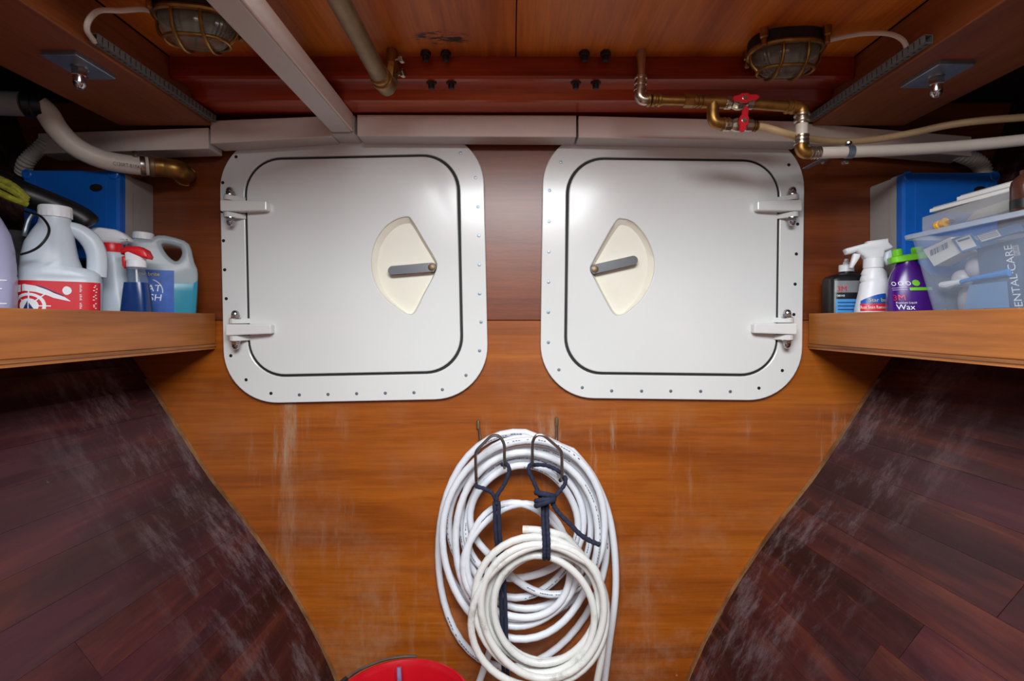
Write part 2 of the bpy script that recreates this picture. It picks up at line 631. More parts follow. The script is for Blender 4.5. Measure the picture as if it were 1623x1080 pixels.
m_lglass = M('ribbed_lamp_glass', rgb(128, 124, 112), 0.12, var=0.05, alpha=0.55)
m_bulb = M('unlit_bulb', rgb(150, 146, 134), 0.25, var=0.03)
m_boxblue = M('blue_plastic_lid', rgb(18, 100, 196), 0.34, var=0.06)
m_boxgrey = M('grey_plastic_box', rgb(168, 166, 162), 0.5, var=0.05)
m_corr = M('pale_corrugated_conduit', rgb(196, 190, 180), 0.5)

# ------------------------------------------------------------------ hull section and planked sides
SECT = [(1.24, 0.56), (1.185, 0.40), (1.12, 0.22), (1.03, 0.04), (0.905, -0.135), (0.822, -0.262), (0.742, -0.385), (0.635, -0.523), (0.527, -0.69), (0.436, -0.877), (0.385, -1.05)]
sect = spline([(x, 0, z) for x, z in SECT], 10)
_len = [0.0]
for a, b in zip(sect, sect[1:]):
    _len.append(_len[-1] + (b - a).length)
HL = _len[-1]

def hull(s, y, side, off=0.0):
    """point on the hull side: s arc length from the deck edge down, y distance, off inwards"""
    s = max(0.0, min(HL, s))
    i = 0
    while i < len(_len) - 2 and _len[i + 1] < s:
        i += 1
    t = (s - _len[i]) / (_len[i + 1] - _len[i])
    p = sect[i].lerp(sect[i + 1], t)
    d = (sect[i + 1] - sect[i]).normalized()
    nrm = Vector((d.z, 0, -d.x))          # points inboard for the starboard section
    if nrm.x > 0:
        nrm = -nrm
    u = YW - y
    q = s / HL
    flare = 0.22 * max(0.0, 1 - q / 0.42)
    fan = -0.06 + 0.17 * q
    x = p.x + nrm.x * off + flare * u
    return Vector((side * x, y, HC + p.z + nrm.z * off + fan * u))

def side_wall(name, side):
    mb = MB()
    ys = [-0.9, -0.2, 0.4, 0.9, YW]
    N = 40
    vs = [hull(HL * i / N, y, side, -0.003) for y in ys for i in range(N + 1)] + [hull(HL * i / N, y, side, -0.03) for y in ys for i in range(N + 1)]
    n1 = N + 1
    tot = len(ys) * n1
    fs = []
    for lay in (0, tot):
        for j in range(len(ys) - 1):
            for i in range(N):
                fs.append((lay + j * n1 + i, lay + j * n1 + i + 1, lay + (j + 1) * n1 + i + 1, lay + (j + 1) * n1 + i))
    w = struct(mb.add(vs, fs).build(name, m_void))
    rows = 27
    wd = HL / rows
    rr = random.Random(11 if side < 0 else 23)
    for i in range(rows):
        s0, s1 = i * wd + 0.0002, (i + 1) * wd - 0.0002
        cuts = [-0.9, rr.uniform(-0.1, 0.3), rr.uniform(0.45, 0.95), YW - 0.001]
        if rr.random() < 0.35:
            cuts.pop(2)
        for y0, y1 in zip(cuts, cuts[1:]):
            up = rr.uniform(0, 0.0006)
            y0 += 0.0006
            y1 -= 0.0006
            sm = (s0 + s1) / 2
            vv = []
            for off in (-0.002, 0.010 + up):
                vv += [hull(s0, y0, side, off), hull(s1, y0, side, off), hull(s1, y1, side, off), hull(s0, y1, side, off)]
            m = MB()
            if side > 0:
                vv = [vv[k] for k in (3, 2, 1, 0, 7, 6, 5, 4)]
            m.hexa(vv)
            m.build('plank', m_plank, w, smooth=0)
    return w

side_wall('wall_left', -1)
side_wall('wall_right', 1)

# ------------------------------------------------------------------ bulkhead
def bulkhead():
    edge = [(p.x + 0.004, p.z) for p in sect]
    full = ccw([(x, z) for x, z in edge] + [(-x, z) for x, z in reversed(edge)])
    mx = TR(0, YW, HC) @ RX(90)
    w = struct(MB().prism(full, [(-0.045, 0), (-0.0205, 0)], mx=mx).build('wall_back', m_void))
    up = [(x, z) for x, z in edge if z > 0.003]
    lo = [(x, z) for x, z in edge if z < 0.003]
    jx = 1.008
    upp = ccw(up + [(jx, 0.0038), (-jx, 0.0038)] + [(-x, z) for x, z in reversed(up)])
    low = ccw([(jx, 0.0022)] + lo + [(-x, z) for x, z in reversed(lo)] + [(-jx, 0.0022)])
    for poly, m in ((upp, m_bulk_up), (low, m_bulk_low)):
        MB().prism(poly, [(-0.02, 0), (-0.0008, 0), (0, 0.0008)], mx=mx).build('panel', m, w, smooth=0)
    return w
bulkhead()

# pale plywood edging where the planking meets the bulkhead
for n, side in ((1, -1), (2, 1)):
    ss = [HL * (0.43 + 0.57 * i / 30) for i in range(31)]
    rings = []
    for s in ss:
        a = hull(s, YW - 0.001, side, 0.0065)
        b = hull(s, YW - 0.001, side, 0.0125)
        rings.append([a, b, b - Vector((0, 0.012, 0)), a - Vector((0, 0.012, 0))])
    struct(MB().loft(rings).build('trim_%d' % n, m_edge, smooth=0))

# ------------------------------------------------------------------ floor
fl = struct(MB().box((-0.42, -0.9, -0.05), (0.42, YW - 0.001, -0.014)).build('floor', m_void))
for i in range(7):
    x0 = -0.42 + i * 0.12
    MB().box((x0 + 0.001, -0.9, -0.014), (x0 + 0.119, YW - 0.001, 0.0)).build('plank', m_floor, fl, smooth=0)

# ------------------------------------------------------------------ deckhead
ZC = HC + 0.534
ce = struct(MB().box((-1.3, 0.42, ZC + 0.03), (1.3, YW + 0.02, ZC + 0.05)).build('ceiling', m_void))
xs = W(818, 0, 0.95).x
for x0, x1 in ((-0.689, xs - 0.001), (xs + 0.001, 0.689)):
    MB().box((x0, 0.42, ZC), (x1, 1.24, ZC + 0.029)).build('panel', m_ceil, ce, smooth=0, bevel=0.0008)
for s in (-1, 1):                                      # deck panels beside the open hatch overhead
    MB().box((min(s * 0.45, s * 0.689), -0.9, ZC), (max(s * 0.45, s * 0.689), 0.418, ZC + 0.029)).build('panel', m_ceil, ce, smooth=0)
    MB().box((min(s * 0.90, s * 1.45), -0.9, ZC + 0.0), (max(s * 0.90, s * 1.45), 1.249, ZC + 0.029)).build('panel', m_void, ce, smooth=0)
MB().box((-0.449, -0.9, ZC), (0.449, -0.62, ZC + 0.029)).build('panel', m_ceil, ce, smooth=0)

# deck beam along the bulkhead: stepped, varnished moulding
prof = [(1.03, 0.5335), (1.03, 0.495), (1.034, 0.4905), (1.044, 0.4905), (1.047, 0.495), (1.094, 0.4965), (1.098, 0.492), (1.108, 0.4795), (1.113, 0.4775), (1.135, 0.4775), (1.139, 0.4800), (1.168, 0.4785), (1.172, 0.482), (1.246, 0.482), (1.246, 0.5335)]
poly = ccw([(y, HC + z) for y, z in prof])
mxb = Matrix(((0, 0, 1, 0), (1, 0, 0, 0), (0, 1, 0, 0), (0, 0, 0, 1)))
struct(MB().prism(poly, [(-0.689, 0), (0.689, 0)], mx=mxb).build('trim_3', m_beam, smooth=20))

# side boards under the deck edge
for n, s in ((4, -1), (5, 1)):
    struct(MB().box((min(s * 0.69, s * 0.90), -0.9, HC + 0.45), (max(s * 0.69, s * 0.90), 1.176, HC + 0.533)).build('trim_%d' % n, m_board, smooth=0, bevel=0.002))

# ------------------------------------------------------------------ white cable trunking under the beam
YT = 1.178
def trunk(label, xa, xb, ta, tb, ba, bb, back=1.2365):
    """front-face corners in the photograph's frame, at the trunking's front plane"""
    A, B, C, D = W(xa, ba, YT), W(xb, bb, YT), W(xb, tb, YT), W(xa, ta, YT)
    t = thing('cable_trunking', label, 'trunking', ((A + B) / 2 + Vector((0, (back - YT) / 2, 0))), group='white trunking run over the hatches')
    bk = Vector((0, back - YT, 0))
    lid = Vector((0, 0.004, 0))
    MB().hexa([A + lid, B + lid, B + bk, A + bk, D + lid, C + lid, C + bk, D + bk]).build('body', m_trunk_b, t, True, 0, bevel=0.002)
    e = Vector((0, 0, 0.001))
    MB().hexa([A - e, B - e, B + lid * 0.98 - e, A + lid * 0.98 - e, D + e, C + e, C + lid * 0.98 + e, D + lid * 0.98 + e]).build('cover', m_trunk, t, True, 0, bevel=0.0015)
    return t
trunk('white trunking length under the plywood board, crossed by the thick white hose', 60, 330, 212, 203, 243, 235)
trunk('short white trunking length butting against the white longitudinal box', 333, 525, 192, 184.5, 227, 215.5)
trunk('white trunking length between the longitudinal box and the cracked joint', 566, 913.5, 182.5, 183.5, 215, 216.5)
trunk('white trunking length below the red-handled valves', 917, 1277, 184, 193.5, 217, 224)
trunk('white trunking length behind the tan hose and metal pipe clip', 1280, 1540, 196, 217, 226, 247)

# longitudinal white box running aft under the deckhead
t = thing('cable_trunking', 'long white box trunking running fore and aft beneath the ceiling', 'trunking', (-0.391, 0.5, HC + 0.435))
MB().box((-0.415, -0.6, HC + 0.435), (-0.369, 1.176, HC + 0.4765)).build('body', m_trunk_b, t, True, 0, bevel=0.0025)
MB().box((-0.3688, -0.6, HC + 0.437), (-0.3645, 1.1755, HC + 0.4765)).build('cover', m_trunk, t, True, 0, bevel=0.0015)
mb = MB()
cp = [(-0.417, 0.476), (-0.417, 0.433), (-0.413, 0.431), (-0.366, 0.431), (-0.362, 0.434), (-0.362, 0.476)]
mb.prism(ccw(cp), [(-1.2455, 0.0), (-1.19, 0), (-1.178, 0.0012)], mx=TR(0, 0, HC) @ RX(90))
mb.build('end_cap', m_trunk_b, t, True, 25)

# grey slotted ducts along the side boards
for s, y0 in ((-1, 0.834), (1, 0.838)):
    t = thing('slotted_duct', 'grey slotted cable duct along the board above the ' + ('thick white hose' if s < 0 else 'tan hose'), 'cable duct', (s * 0.68, 1.0, HC + 0.47))
    xa, xb = s * 0.6755, s * 0.6895
    za, zb = HC + 0.4565, HC + 0.4705
    wl = 0.0015
    m = MB()
    lo, hi = min(xa, xb), max(xa, xb)
    m.box((lo, y0, za), (hi, 1.17, za + wl))
    m.box((lo, y0, zb - wl), (hi, 1.17, zb))
    m.box((hi - wl if s > 0 else lo, y0, za + wl), (hi if s > 0 else lo + wl, 1.17, zb - wl))
    m.build('channel', m_slot, t, True, 0)
    m = MB()
    y = y0
    while y < 1.168:                       # comb wall: fingers with open slots between them
        y2 = min(y + 0.0085, 1.17)
        m.box((xa - 0.0004 if s > 0 else xa - wl, y, za + 0.0005), (xa + wl if s > 0 else xa + 0.0004, y2, zb - 0.0005))
        y += 0.0125
    m.build('slotted_wall', m_slot, t, True, 0, kind='stuff')
    m = MB()
    y = y0 + 0.004
    while y < 1.165:                       # drain slots in the underside
        m.box((s * 0.6825 - 0.0022, y, za - 0.0003), (s * 0.6825 + 0.0022, y + 0.0045, za + 0.0004))
        y += 0.0125
    m.build('slots', m_black, t, True, 0, kind='stuff')

# ------------------------------------------------------------------ watertight hatches
def hexnut(mb, mx, r=0.0085, h=0.008):
    mb.lathe([(r * 0.9, 0), (r, 0.001), (r, h - 0.001), (r * 0.9, h)], 6, mx)

screw_me = {}
def screw_mesh(kind):
    if kind not in screw_me:
        m = MB()
        m.lathe([(0.0040, -0.001), (0.0040, 0.0004), (0.0034, 0.0010), (0.0016, 0.0012)], 10)
        me = m.mesh('screw', 30)
        me.materials.append(m_tar if kind else m_zinc)
        screw_me[kind] = me
    return screw_me[kind]

def hatch(label, fpx, dpx, roll, rim, floor_, screws, hinges, hside, pivot, tip, fw, fh, dw, dh):
    c = W(*fpx, YW - 0.013)
    fw, fh, dw, dh = fw * .9896, fh * .9896, dw * .9874, dh * .9874
    t = thing('watertight_hatch', label, 'hatch', (c.x, YW, c.z), RX(90) @ RZ(roll), group='watertight hatches in the bulkhead')
    inv = root_matrix(t).inverted()
    def L(px, py, h=0.0):
        p = inv @ W(px, py, YW - h)
        return (p.x, p.y)
    dc = L(*dpx, 0.0158)
    r_out, r_in = 0.130, 0.085
    hole = rrect(dw + 0.0125, dh + 0.0125, r_in + 0.005, 12, *dc)
    fr = MB().prism(rrect(fw, fh, r_out, 14), [(0.0005, 0), (0.0105, 0.0), (0.0122, 0.0006), (0.0130, 0.002)], [hole]).build('frame', m_white, t, smooth=14)
    MB().prism(rrect(dw + 0.0123, dh + 0.0123, r_in + 0.005, 12, *dc), [(0.0004, 0), (0.0096, 0)], [rrect(dw - 0.004, dh - 0.004, r_in - 0.002, 12, *dc)]).build('gasket', m_gasket, t, smooth=30)
    # door with a sunken lever pocket
    rimL = ccw([L(*p, 0.0155) for p in rim])
    rimL = [tuple(p[:2]) for p in spline([(x, y, 0) for x, y in rimL], 4, True)]
    door = MB().prism(rrect(dw, dh, r_in, 12, *dc), [(0.0015, 0), (0.0132, 0), (0.0148, 0.0007), (0.0158, 0.0024)], [rimL]).build('door', m_white, t, smooth=14)
    flL = ccw([L(*p, 0.0022) for p in floor_])
    flL = [tuple(p[:2]) for p in spline([(x, y, 0) for x, y in flL], 4, True)]
    # match start points of both outlines
    k0 = min(range(len(flL)), key=lambda i: (Vector(flL[i]) - Vector(rimL[0])).length)
    flL = flL[k0:] + flL[:k0]
    n = len(rimL)
    grow = lambda poly, a: poly
    rings = [[(x, y, 0.0150) for x, y in rimL], [(x, y, 0.0125) for x, y in rimL], [(a[0] * .25 + b[0] * .75, a[1] * .25 + b[1] * .75, 0.0050) for a, b in zip(rimL, flL)], [(x, y, 0.0022) for x, y in flL]]
    m = MB().loft(rings, False, False)
    base = len(m.v)
    m.v += [Vector((x, y, 0.0022)) for x, y in flL]
    for tr in tessellate_polygon([[Vector((x, y, 0)) for x, y in flL]]):
        a, b, c_ = [Vector(flL[i]) for i in tr]
        m.f.append(tuple(base + i for i in (tr if (b - a).cross(c_ - a) > 0 else tr[::-1])))
    m.f = [f[::-1] if len(f) == 4 else f for f in m.f]
    m.build('lever_pocket', m_pocket, door, smooth=50, label='cream fan-shaped pocket')
    # lever handle
    pv, tp = Vector((*L(*pivot, 0.019), 0)), Vector((*L(*tip, 0.019), 0))
    ax = (tp - pv).normalized()
    ln = (tp - pv).length
    mx = Matrix(((ax.x, -ax.y, 0, pv.x), (ax.y, ax.x, 0, pv.y), (0, 0, 1, 0), (0, 0, 0, 1)))
    sl = []
    for i in range(13):
        a = R(90 + 180 * i / 12)
        sl.append((0.0115 * math.cos(a), 0.0115 * math.sin(a)))
    for i in range(13):
        a = R(-90 + 180 * i / 12)
        sl.append((ln + 0.0115 * math.cos(a), 0.0115 * math.sin(a)))
    h = MB().prism(ccw(sl), [(0.0100, 0.0012), (0.0110, 0), (0.0185, 0), (0.0197, 0.0012)], mx=mx).build('lever_handle', m_chrome, door, smooth=30, label='polished steel lever handle')
    MB().lathe([(0.0125, 0.0022), (0.0125, 0.0060), (0.0085, 0.0066), (0.0085, 0.0205), (0.007, 0.0215)], 18, TR(*pv)).build('spindle', m_bronze_dull, door)
    # hinges
    for (ax0, ax1, ay, n1, n2) in hinges:
        pin = L((n1[0] + n2[0]) / 2, ay, 0.038)
        end = L(ax1, ay, 0.034)
        hg = MB()
        x0, x1 = (pin[0] - 0.017, end[0]) if hside < 0 else (end[0], pin[0] + 0.017)
        hh = 0.0135
        zt = 0.048
        zend = 0.036
        if hside < 0:
            hg.hexa([(x0, pin[1] - hh, 0.0190), (x1, pin[1] - hh * .85, 0.0155), (x1, pin[1] + hh * .85, 0.0155), (x0, pin[1] + hh, 0.0190), (x0, pin[1] - hh, zt), (x1, pin[1] - hh * .85, zend), (x1, pin[1] + hh * .85, zend), (x0, pin[1] + hh, zt)])
        else:
            hg.hexa([(x0, pin[1] - hh * .85, 0.0155), (x1, pin[1] - hh, 0.0190), (x1, pin[1] + hh, 0.0190), (x0, pin[1] + hh * .85, 0.0155), (x0, pin[1] - hh * .85, zend), (x1, pin[1] - hh, zt), (x1, pin[1] + hh, zt), (x0, pin[1] + hh * .85, zend)])
        ho = hg.build('hinge_arm', m_white, t, smooth=0, bevel=0.003)
        for sgn in (-1, 1):
            yy = pin[1] + sgn * 0.0205
            lug = []
            xi = pin[0] - hside * 0.026
            for i in range(9):
                a = R(-90 + 180 * i / 8)
                lug.append((pin[0] + hside * 0.014 * math.cos(a), 0.034 + 0.014 * math.sin(a)))
            lug += [(xi - hside * 0.001, 0.020), (xi - hside * 0.004, 0.0078), (pin[0] + hside * 0.012, 0.0078)] if False else [(xi, 0.0130), (pin[0] + hside * 0.014, 0.0130)]
            lug = ccw(lug)
            mxl = Matrix(((1, 0, 0, 0), (0, 0, -1, yy), (0, 1, 0, 0), (0, 0, 0, 1)))
            MB().prism(lug, [(-0.006, 0.001), (-0.005, 0), (0.005, 0), (0.006, 0.001)], mx=mxl).build('hinge_lug', m_white, t, smooth=35)
            nut = MB()
            mxn = TR(pin[0], yy + sgn * 0.006, 0.034) @ RX(-90 * sgn)
            nut.lathe([(0.0125, 0), (0.0125, 0.0015), (0.006, 0.0016)], 14, mxn)
            hexnut(nut, mxn @ TR(0, 0, 0.0015), 0.0104, 0.008)
            nut.lathe([(0.0086, 0.009), (0.0084, 0.013), (0.0066, 0.0172), (0.0035, 0.0196), (0.001, 0.0202)], 12, mxn)
            nut.build('acorn_nut', m_chrome, t, smooth=30)
    # flange screws
    for (px, py, dark) in screws:
        o = bpy.data.objects.new('screw', screw_mesh(dark))
        COL.objects.link(o)
        o.parent = fr
        x, y = L(px, py, 0.013)
        o.location = (x, y, 0.0130)
    return t

def c7(l, dark): return [(330 + x / 2.511, 220 + y / 2.511, dark) for x, y in l]
def c8(l, dark): return [(840 + x / 2.511, 220 + y / 2.511, dark) for x, y in l]
s_left = c7([(111, 72), (58, 175), (55, 290), (61, 406), (66, 522), (72, 637), (76, 750), (90, 864), (151, 960), (250, 1014)], 1) + \
    c7([(1004, 57), (1064, 155), (1074, 271), (1077, 386), (1079, 502), (1080, 617), (1086, 730), (1080, 844), (1026, 942), (932, 999), (819, 1011), (705, 1013), (591, 1015), (477, 1018), (363, 1020)], 0)
s_right = c8([(1030, 104), (1065, 340), (1060, 459), (1055, 579), (1050, 700), (1004, 923), (911, 993)], 1) + \
    c8([(123, 94), (78, 206), (76, 329), (75, 450), (74, 571), (73, 691), (73, 811), (115, 920), (208, 991), (325, 1004), (444, 1005), (560, 1005), (679, 1006), (797, 1007)], 0)
def c5(l): return [(560 + x / 5.4, 320 + y / 5.4) for x, y in l]
rimA = c5([(455, 130), (500, 160), (600, 326), (690, 478), (715, 545), (690, 630), (605, 790), (528, 940), (480, 965), (420, 940), (290, 840), (200, 725), (157, 590), (157, 470), (190, 340), (265, 225), (360, 155)])
floA = c5([(460, 188), (505, 205), (600, 360), (680, 492), (703, 548), (680, 635), (598, 790), (522, 935), (482, 955), (425, 928), (315, 830), (245, 720), (210, 590), (212, 480), (242, 370), (308, 272), (390, 205)])
rimB = c8([(372, 320), (345, 326), (300, 400), (252, 488), (240, 520), (258, 560), (300, 640), (330, 692), (352, 703), (382, 694), (440, 645), (480, 578), (495, 510), (488, 450), (460, 388), (425, 345), (398, 326)], 0)
rimB = [p[:2] for p in rimB]
floB = c8([(372, 345), (352, 350), (308, 415), (262, 495), (248, 520), (264, 558), (304, 636), (334, 686), (352, 696), (374, 690), (424, 636), (456, 572), (468, 510), (463, 455), (440, 400), (412, 365), (392, 350)], 0)
floB = [p[:2] for p in floB]
hatch('white square hatch hinged beside the shelf of large jugs, lever pocket near the centre post', (560.5, 424), (560, 421), 1.2, rimA, floA, s_left,
      [(352, 423, 327, (361, 302), (366, 348)), (362, 430, 523, (371, 500), (373, 546))], -1, (684, 424), (622, 429), 0.646, 0.655, 0.515, 0.526)
hatch('white square hatch hinged beside the shelf with the clear storage tub', (1066, 422), (1066, 423), -0.7, rimB, floB, s_right,
      [(1267, 1200, 326.5, (1258, 305), (1256, 350)), (1260, 1195, 521.5, (1250, 499), (1248, 545))], 1, (943, 427), (1004, 413), 0.640, 0.652, 0.511, 0.520)

# ------------------------------------------------------------------ shelves with raised fronts
ZS = HC - 0.052                                    # shelf surface
def shelf(side, label):
    t = thing('shelf', label, 'shelf', (side * 0.80, 0.9, ZS))
    xf, xi = side * 0.722, side * 0.728
    ends = [(-0.5, 1.246)]
    y0, y1 = -0.5, 1.246
    MB().box((min(xf, side * 0.7285), y0, HC - 0.0545), (max(xf, side * 0.7285), y1, HC + 0.0195)).build('front_board', m_shelf, t, True, 0, bevel=0.0018)
    # plywood base cut to the hull side
    def hx(y, z):
        best = min((hull(HL * i / 300, y, 1, 0.013) for i in range(301)), key=lambda p: abs(p.z - z))
        return best.x - 0.004
    for k, (za, zb, m, nm) in enumerate(((HC - 0.0605, HC - 0.0548, m_ply, 'bottom_ply'), (HC - 0.0665, HC - 0.0609, m_shelf, 'bottom_batten'))):
        ys = [y0 + (y1 - y0) * i / 10 for i in range(11)]
        inn = 0.7215 if k == 0 else 0.7235
        rings = [[(side * inn, y, za), (side * hx(y, za), y, za), (side * hx(y, za), y, zb), (side * inn, y, zb)] for y in ys]
        mm = MB()
        mm.loft(rings if side < 0 else [r[::-1] for r in rings])
        mm.build(nm, m, t, True, 0)
    ys = [y0 + (y1 - y0) * i / 10 for i in range(11)]
    rings = [[(side * 0.7287, y, HC - 0.0546), (side * hx(y, HC - 0.054), y, HC - 0.0546), (side * hx(y, HC - 0.054), y, ZS), (side * 0.7287, y, ZS)] for y in ys]
    MB().loft(rings if side < 0 else [r[::-1] for r in rings]).build('shelf_board', m_ply, t, True, 0)
    return t
shelf(-1, 'wooden shelf with raised front board holding the large jugs')
shelf(1, 'wooden shelf with raised front board holding the clear tub')

# ------------------------------------------------------------------ backing plates with nuts under the side boards
def plate(label, cx, cy, w, l):
    t = thing('backing_plate', label, 'metal plate', (cx, cy, HC + 0.4498))
    m = MB().prism(rrect(w, l, 0.003, 3), [(-0.0075, 0.001), (-0.0065, 0), (0, 0)])
    m.build('plate', m_zinc, t, smooth=30)
    m = MB().lathe([(0.013, 0), (0.013, 0.002), (0.009, 0.0022)], 16, TR(0, 0, -0.0075) @ RX(180))
    m.build('washer', m_chrome, t)
    m = MB()
    hexnut(m, TR(0, 0, -0.0095) @ RX(180), 0.0125, 0.013)
    m.build('nut', m_chrome, t, smooth=20)
    m = MB().lathe([(0.010, 0.013), (0.010, 0.024), (0.0085, 0.030), (0.005, 0.034), (0.001, 0.035)], 14, TR(0, 0, -0.0095) @ RX(180))
    m.build('bolt_end', m_chrome, t)
plate('square blue-grey metal plate and nut above the thick white hose', -0.7535, 0.892, 0.062, 0.086)
plate('square pale metal plate and nut above the tan hose', 0.7665, 0.925, 0.064, 0.090)

# ------------------------------------------------------------------ caged bulkhead lamps
def lamp(label, cx, cy, rot, cable):
    t = thing('bulkhead_lamp', label, 'lamp', (cx, cy, ZC), RX(180) @ RZ(rot), group='caged lamps on the ceiling')
    def oval(a, b, n=36):
        # stadium outline
        pts = []
        for i in range(n):
            th = 2 * math.pi * i / n
            c, s = math.cos(th), math.sin(th)
            pts.append((math.copysign(abs(c) ** 0.72, c) * a, math.copysign(abs(s) ** 0.82, s) * b))
        return pts
    MB().prism(oval(0.066, 0.045), [(0, 0), (0.017, 0), (0.020, 0.003)]).build('base', m_tar, t, smooth=30)
    rim = [Vector((x, y, 0.024)) for x, y in oval(0.064, 0.043)]
    MB().tube(rim, 0.0050, 8, closed=True).build('rim', m_bronze, t)
    # ribbed glass dome
    rings = []
    for i in range(10):
        a = i / 9
        z = 0.021 + 0.047 * math.sin(a * math.pi / 2)
        k = max(0.03, math.cos(a * math.pi / 2) ** 0.55)
        ring = []
        for j, (x, y) in enumerate(oval(0.058 * k, 0.037 * k, 72)):
            rib = 1 + 0.018 * (1 if j % 2 else -1) * (1 if k > 0.2 else 0)
            ring.append((x * rib, y * rib, z))
        rings.append(ring)
    MB().loft(rings, False, True).build('glass', m_lglass, t, smooth=10)
    MB().ball((0.0, 0, 0.036), 0.018, 14, (1.6, 0.9, 0.8)).build('bulb', m_bulb, t)
    # guard: a lower ring and cross bars
    low = [Vector((x, y, 0.060)) for x, y in oval(0.050, 0.026)]
    MB().tube(low, 0.0032, 8, closed=True).build('guard_ring', m_bronze, t)
    for gx in (-0.022, 0.022):
        pts = spline([(gx, -0.043, 0.024), (gx, -0.042, 0.045), (gx, -0.031, 0.062), (gx, 0, 0.073), (gx, 0.031, 0.062), (gx, 0.042, 0.045), (gx, 0.043, 0.024)], 5)
        MB().tube(pts, 0.0030, 7).build('guard_bar', m_bronze, t)
    pts = spline([(-0.064, 0, 0.024), (-0.062, 0, 0.045), (-0.050, 0, 0.060)], 5)
    MB().tube(pts, 0.0030, 7).build('guard_bar', m_bronze, t)
    pts = spline([(0.064, 0, 0.024), (0.062, 0, 0.045), (0.050, 0, 0.060)], 5)
    MB().tube(pts, 0.0030, 7).build('guard_bar', m_bronze, t)
    for bx, by in ((0.055, 0.040), (-0.055, 0.040), (0.055, -0.040), (-0.055, -0.040)):
        m = MB().lathe([(0.0075, 0.0), (0.0075, 0.016), (0.005, 0.018), (0.005, 0.030), (0.0035, 0.032)], 10, TR(bx, by, 0))
        m.build('lug_bolt', m_bronze, t)
    MB().tube(spline(cable, 10), 0.0042, 8).build('cable', m_cable, t, True)
    return t
lamp('brass caged oval lamp on the ceiling above the red-handled valves', 0.517, 0.968, 4,
     [W(1306, 66, 0.94), W(1340, 58, 0.93), W(1375, 53, 0.915), W(1410, 54, 0.90), W(1430, 63, 0.89), W(1437, 76, 0.885), W(1437, 88, 0.885)])
lamp('dark caged oval lamp on the ceiling beside the long white box', -0.533, 0.868, -8,
     [W(250, 20, 0.86), W(225, 15, 0.86), W(190, 17, 0.85), W(158, 17, 0.825), W(142, 30, 0.805), W(138, 48, 0.808), W(150, 66, 0.836)])

# ------------------------------------------------------------------ dark bolt ends at the beam
bolt_me = None
for (px, py) in ((678, 92), (709, 92), (682, 120), (714, 119), (924, 90), (957, 90), (914, 120), (946, 119)):
    if py < 100:
        p = W(px, py, 0.534 * F / (510 - py))
        if p.y > 1.012:
            p.y = 1.012
        p = Vector((p.x, p.y, ZC))
    else:
        p = Vector((W(px, py, 1.036).x, 1.05, HC + 0.4962))
    if bolt_me is None:
        m = MB()
        hexnut(m, RX(180), 0.0105, 0.009)
        m.lathe([(0.0065, 0.008), (0.0065, 0.017), (0.005, 0.019)], 10, RX(180))
        bolt_me = m.mesh('bolt_end', 30)
        bolt_me.materials.append(m_tar)
    o = bpy.data.objects.new('bolt_end', bolt_me)
    COL.objects.link(o)
    o.location = p
    left = px < 800
    near = {678: 'bronze pipe', 709: 'black scrapes', 682: 'bronze pipe', 714: 'black scrapes', 924: 'ceiling seam', 957: 'nickel pipe nipple', 914: 'ceiling seam', 946: 'nickel pipe nipple'}[px]
    tag(o, 'black bolt end ' + ('on the ceiling panel' if py < 100 else 'under the mahogany beam') + ', of its pair nearer the ' + near, 'bolt', 'black bolt ends along the beam')

# ------------------------------------------------------------------ bronze pipe hanging under the deckhead
t = thing('bronze_pipe', 'thick dull bronze pipe running along the ceiling to an elbow', 'pipe', (-0.247, 0.9, HC + 0.46))
m = MB()
rod(m, (-0.247, -0.6, HC + 0.46), (-0.247, 0.955, HC + 0.46), 0.0163, 18)
m.build('pipe', m_bronze_dull, t, True)
m = MB()
m.lathe([(0.017, 0), (0.0195, 0.002), (0.0195, 0.008), (0.0175, 0.010), (0.0175, 0.016), (0.0205, 0.018), (0.0205, 0.027), (0.018, 0.029)], 18, align((-0.247, 0.948, HC + 0.46), (-0.247, 1, HC + 0.46)))
m.build('union_nut', m_bronze, t, True)
m = MB()
m.tube(spline([(-0.247, 0.972, HC + 0.460), (-0.246, 0.992, HC + 0.4595), (-0.244, 1.006, HC + 0.466), (-0.240, 1.008, HC + 0.478)], 6), [0.0175] * 12 + [0.0172] * 7, 16)
m.ball((-0.2455, 1.000, HC + 0.461), 0.0185, 14)
m.build('elbow', m_bronze_dull, t, True)
m = MB()
rod(m, (-0.240, 1.007, HC + 0.475), (-0.236, 1.006, HC + 0.506), 0.0145, 8)
rod(m, (-0.236, 1.006, HC + 0.506), (-0.236, 1.006, HC + 0.5335), 0.011, 14)
m.build('valve_body', m_bronze, t, True)
for dx, dz in ((0.012, 0.484), (0.010, 0.512)):
    m = MB()
    mm = align((-0.238 + dx, 1.002, HC + dz), (-0.238 + dx + 0.016, 0.996, HC + dz + 0.001))
    m.lathe([(0.004, 0), (0.004, 0.010)], 8, mm)
    hexnut(m, mm @ TR(0, 0, 0.010), 0.0085, 0.008)
    m.build('clamp_bolt', m_nickel, t, True, 25)

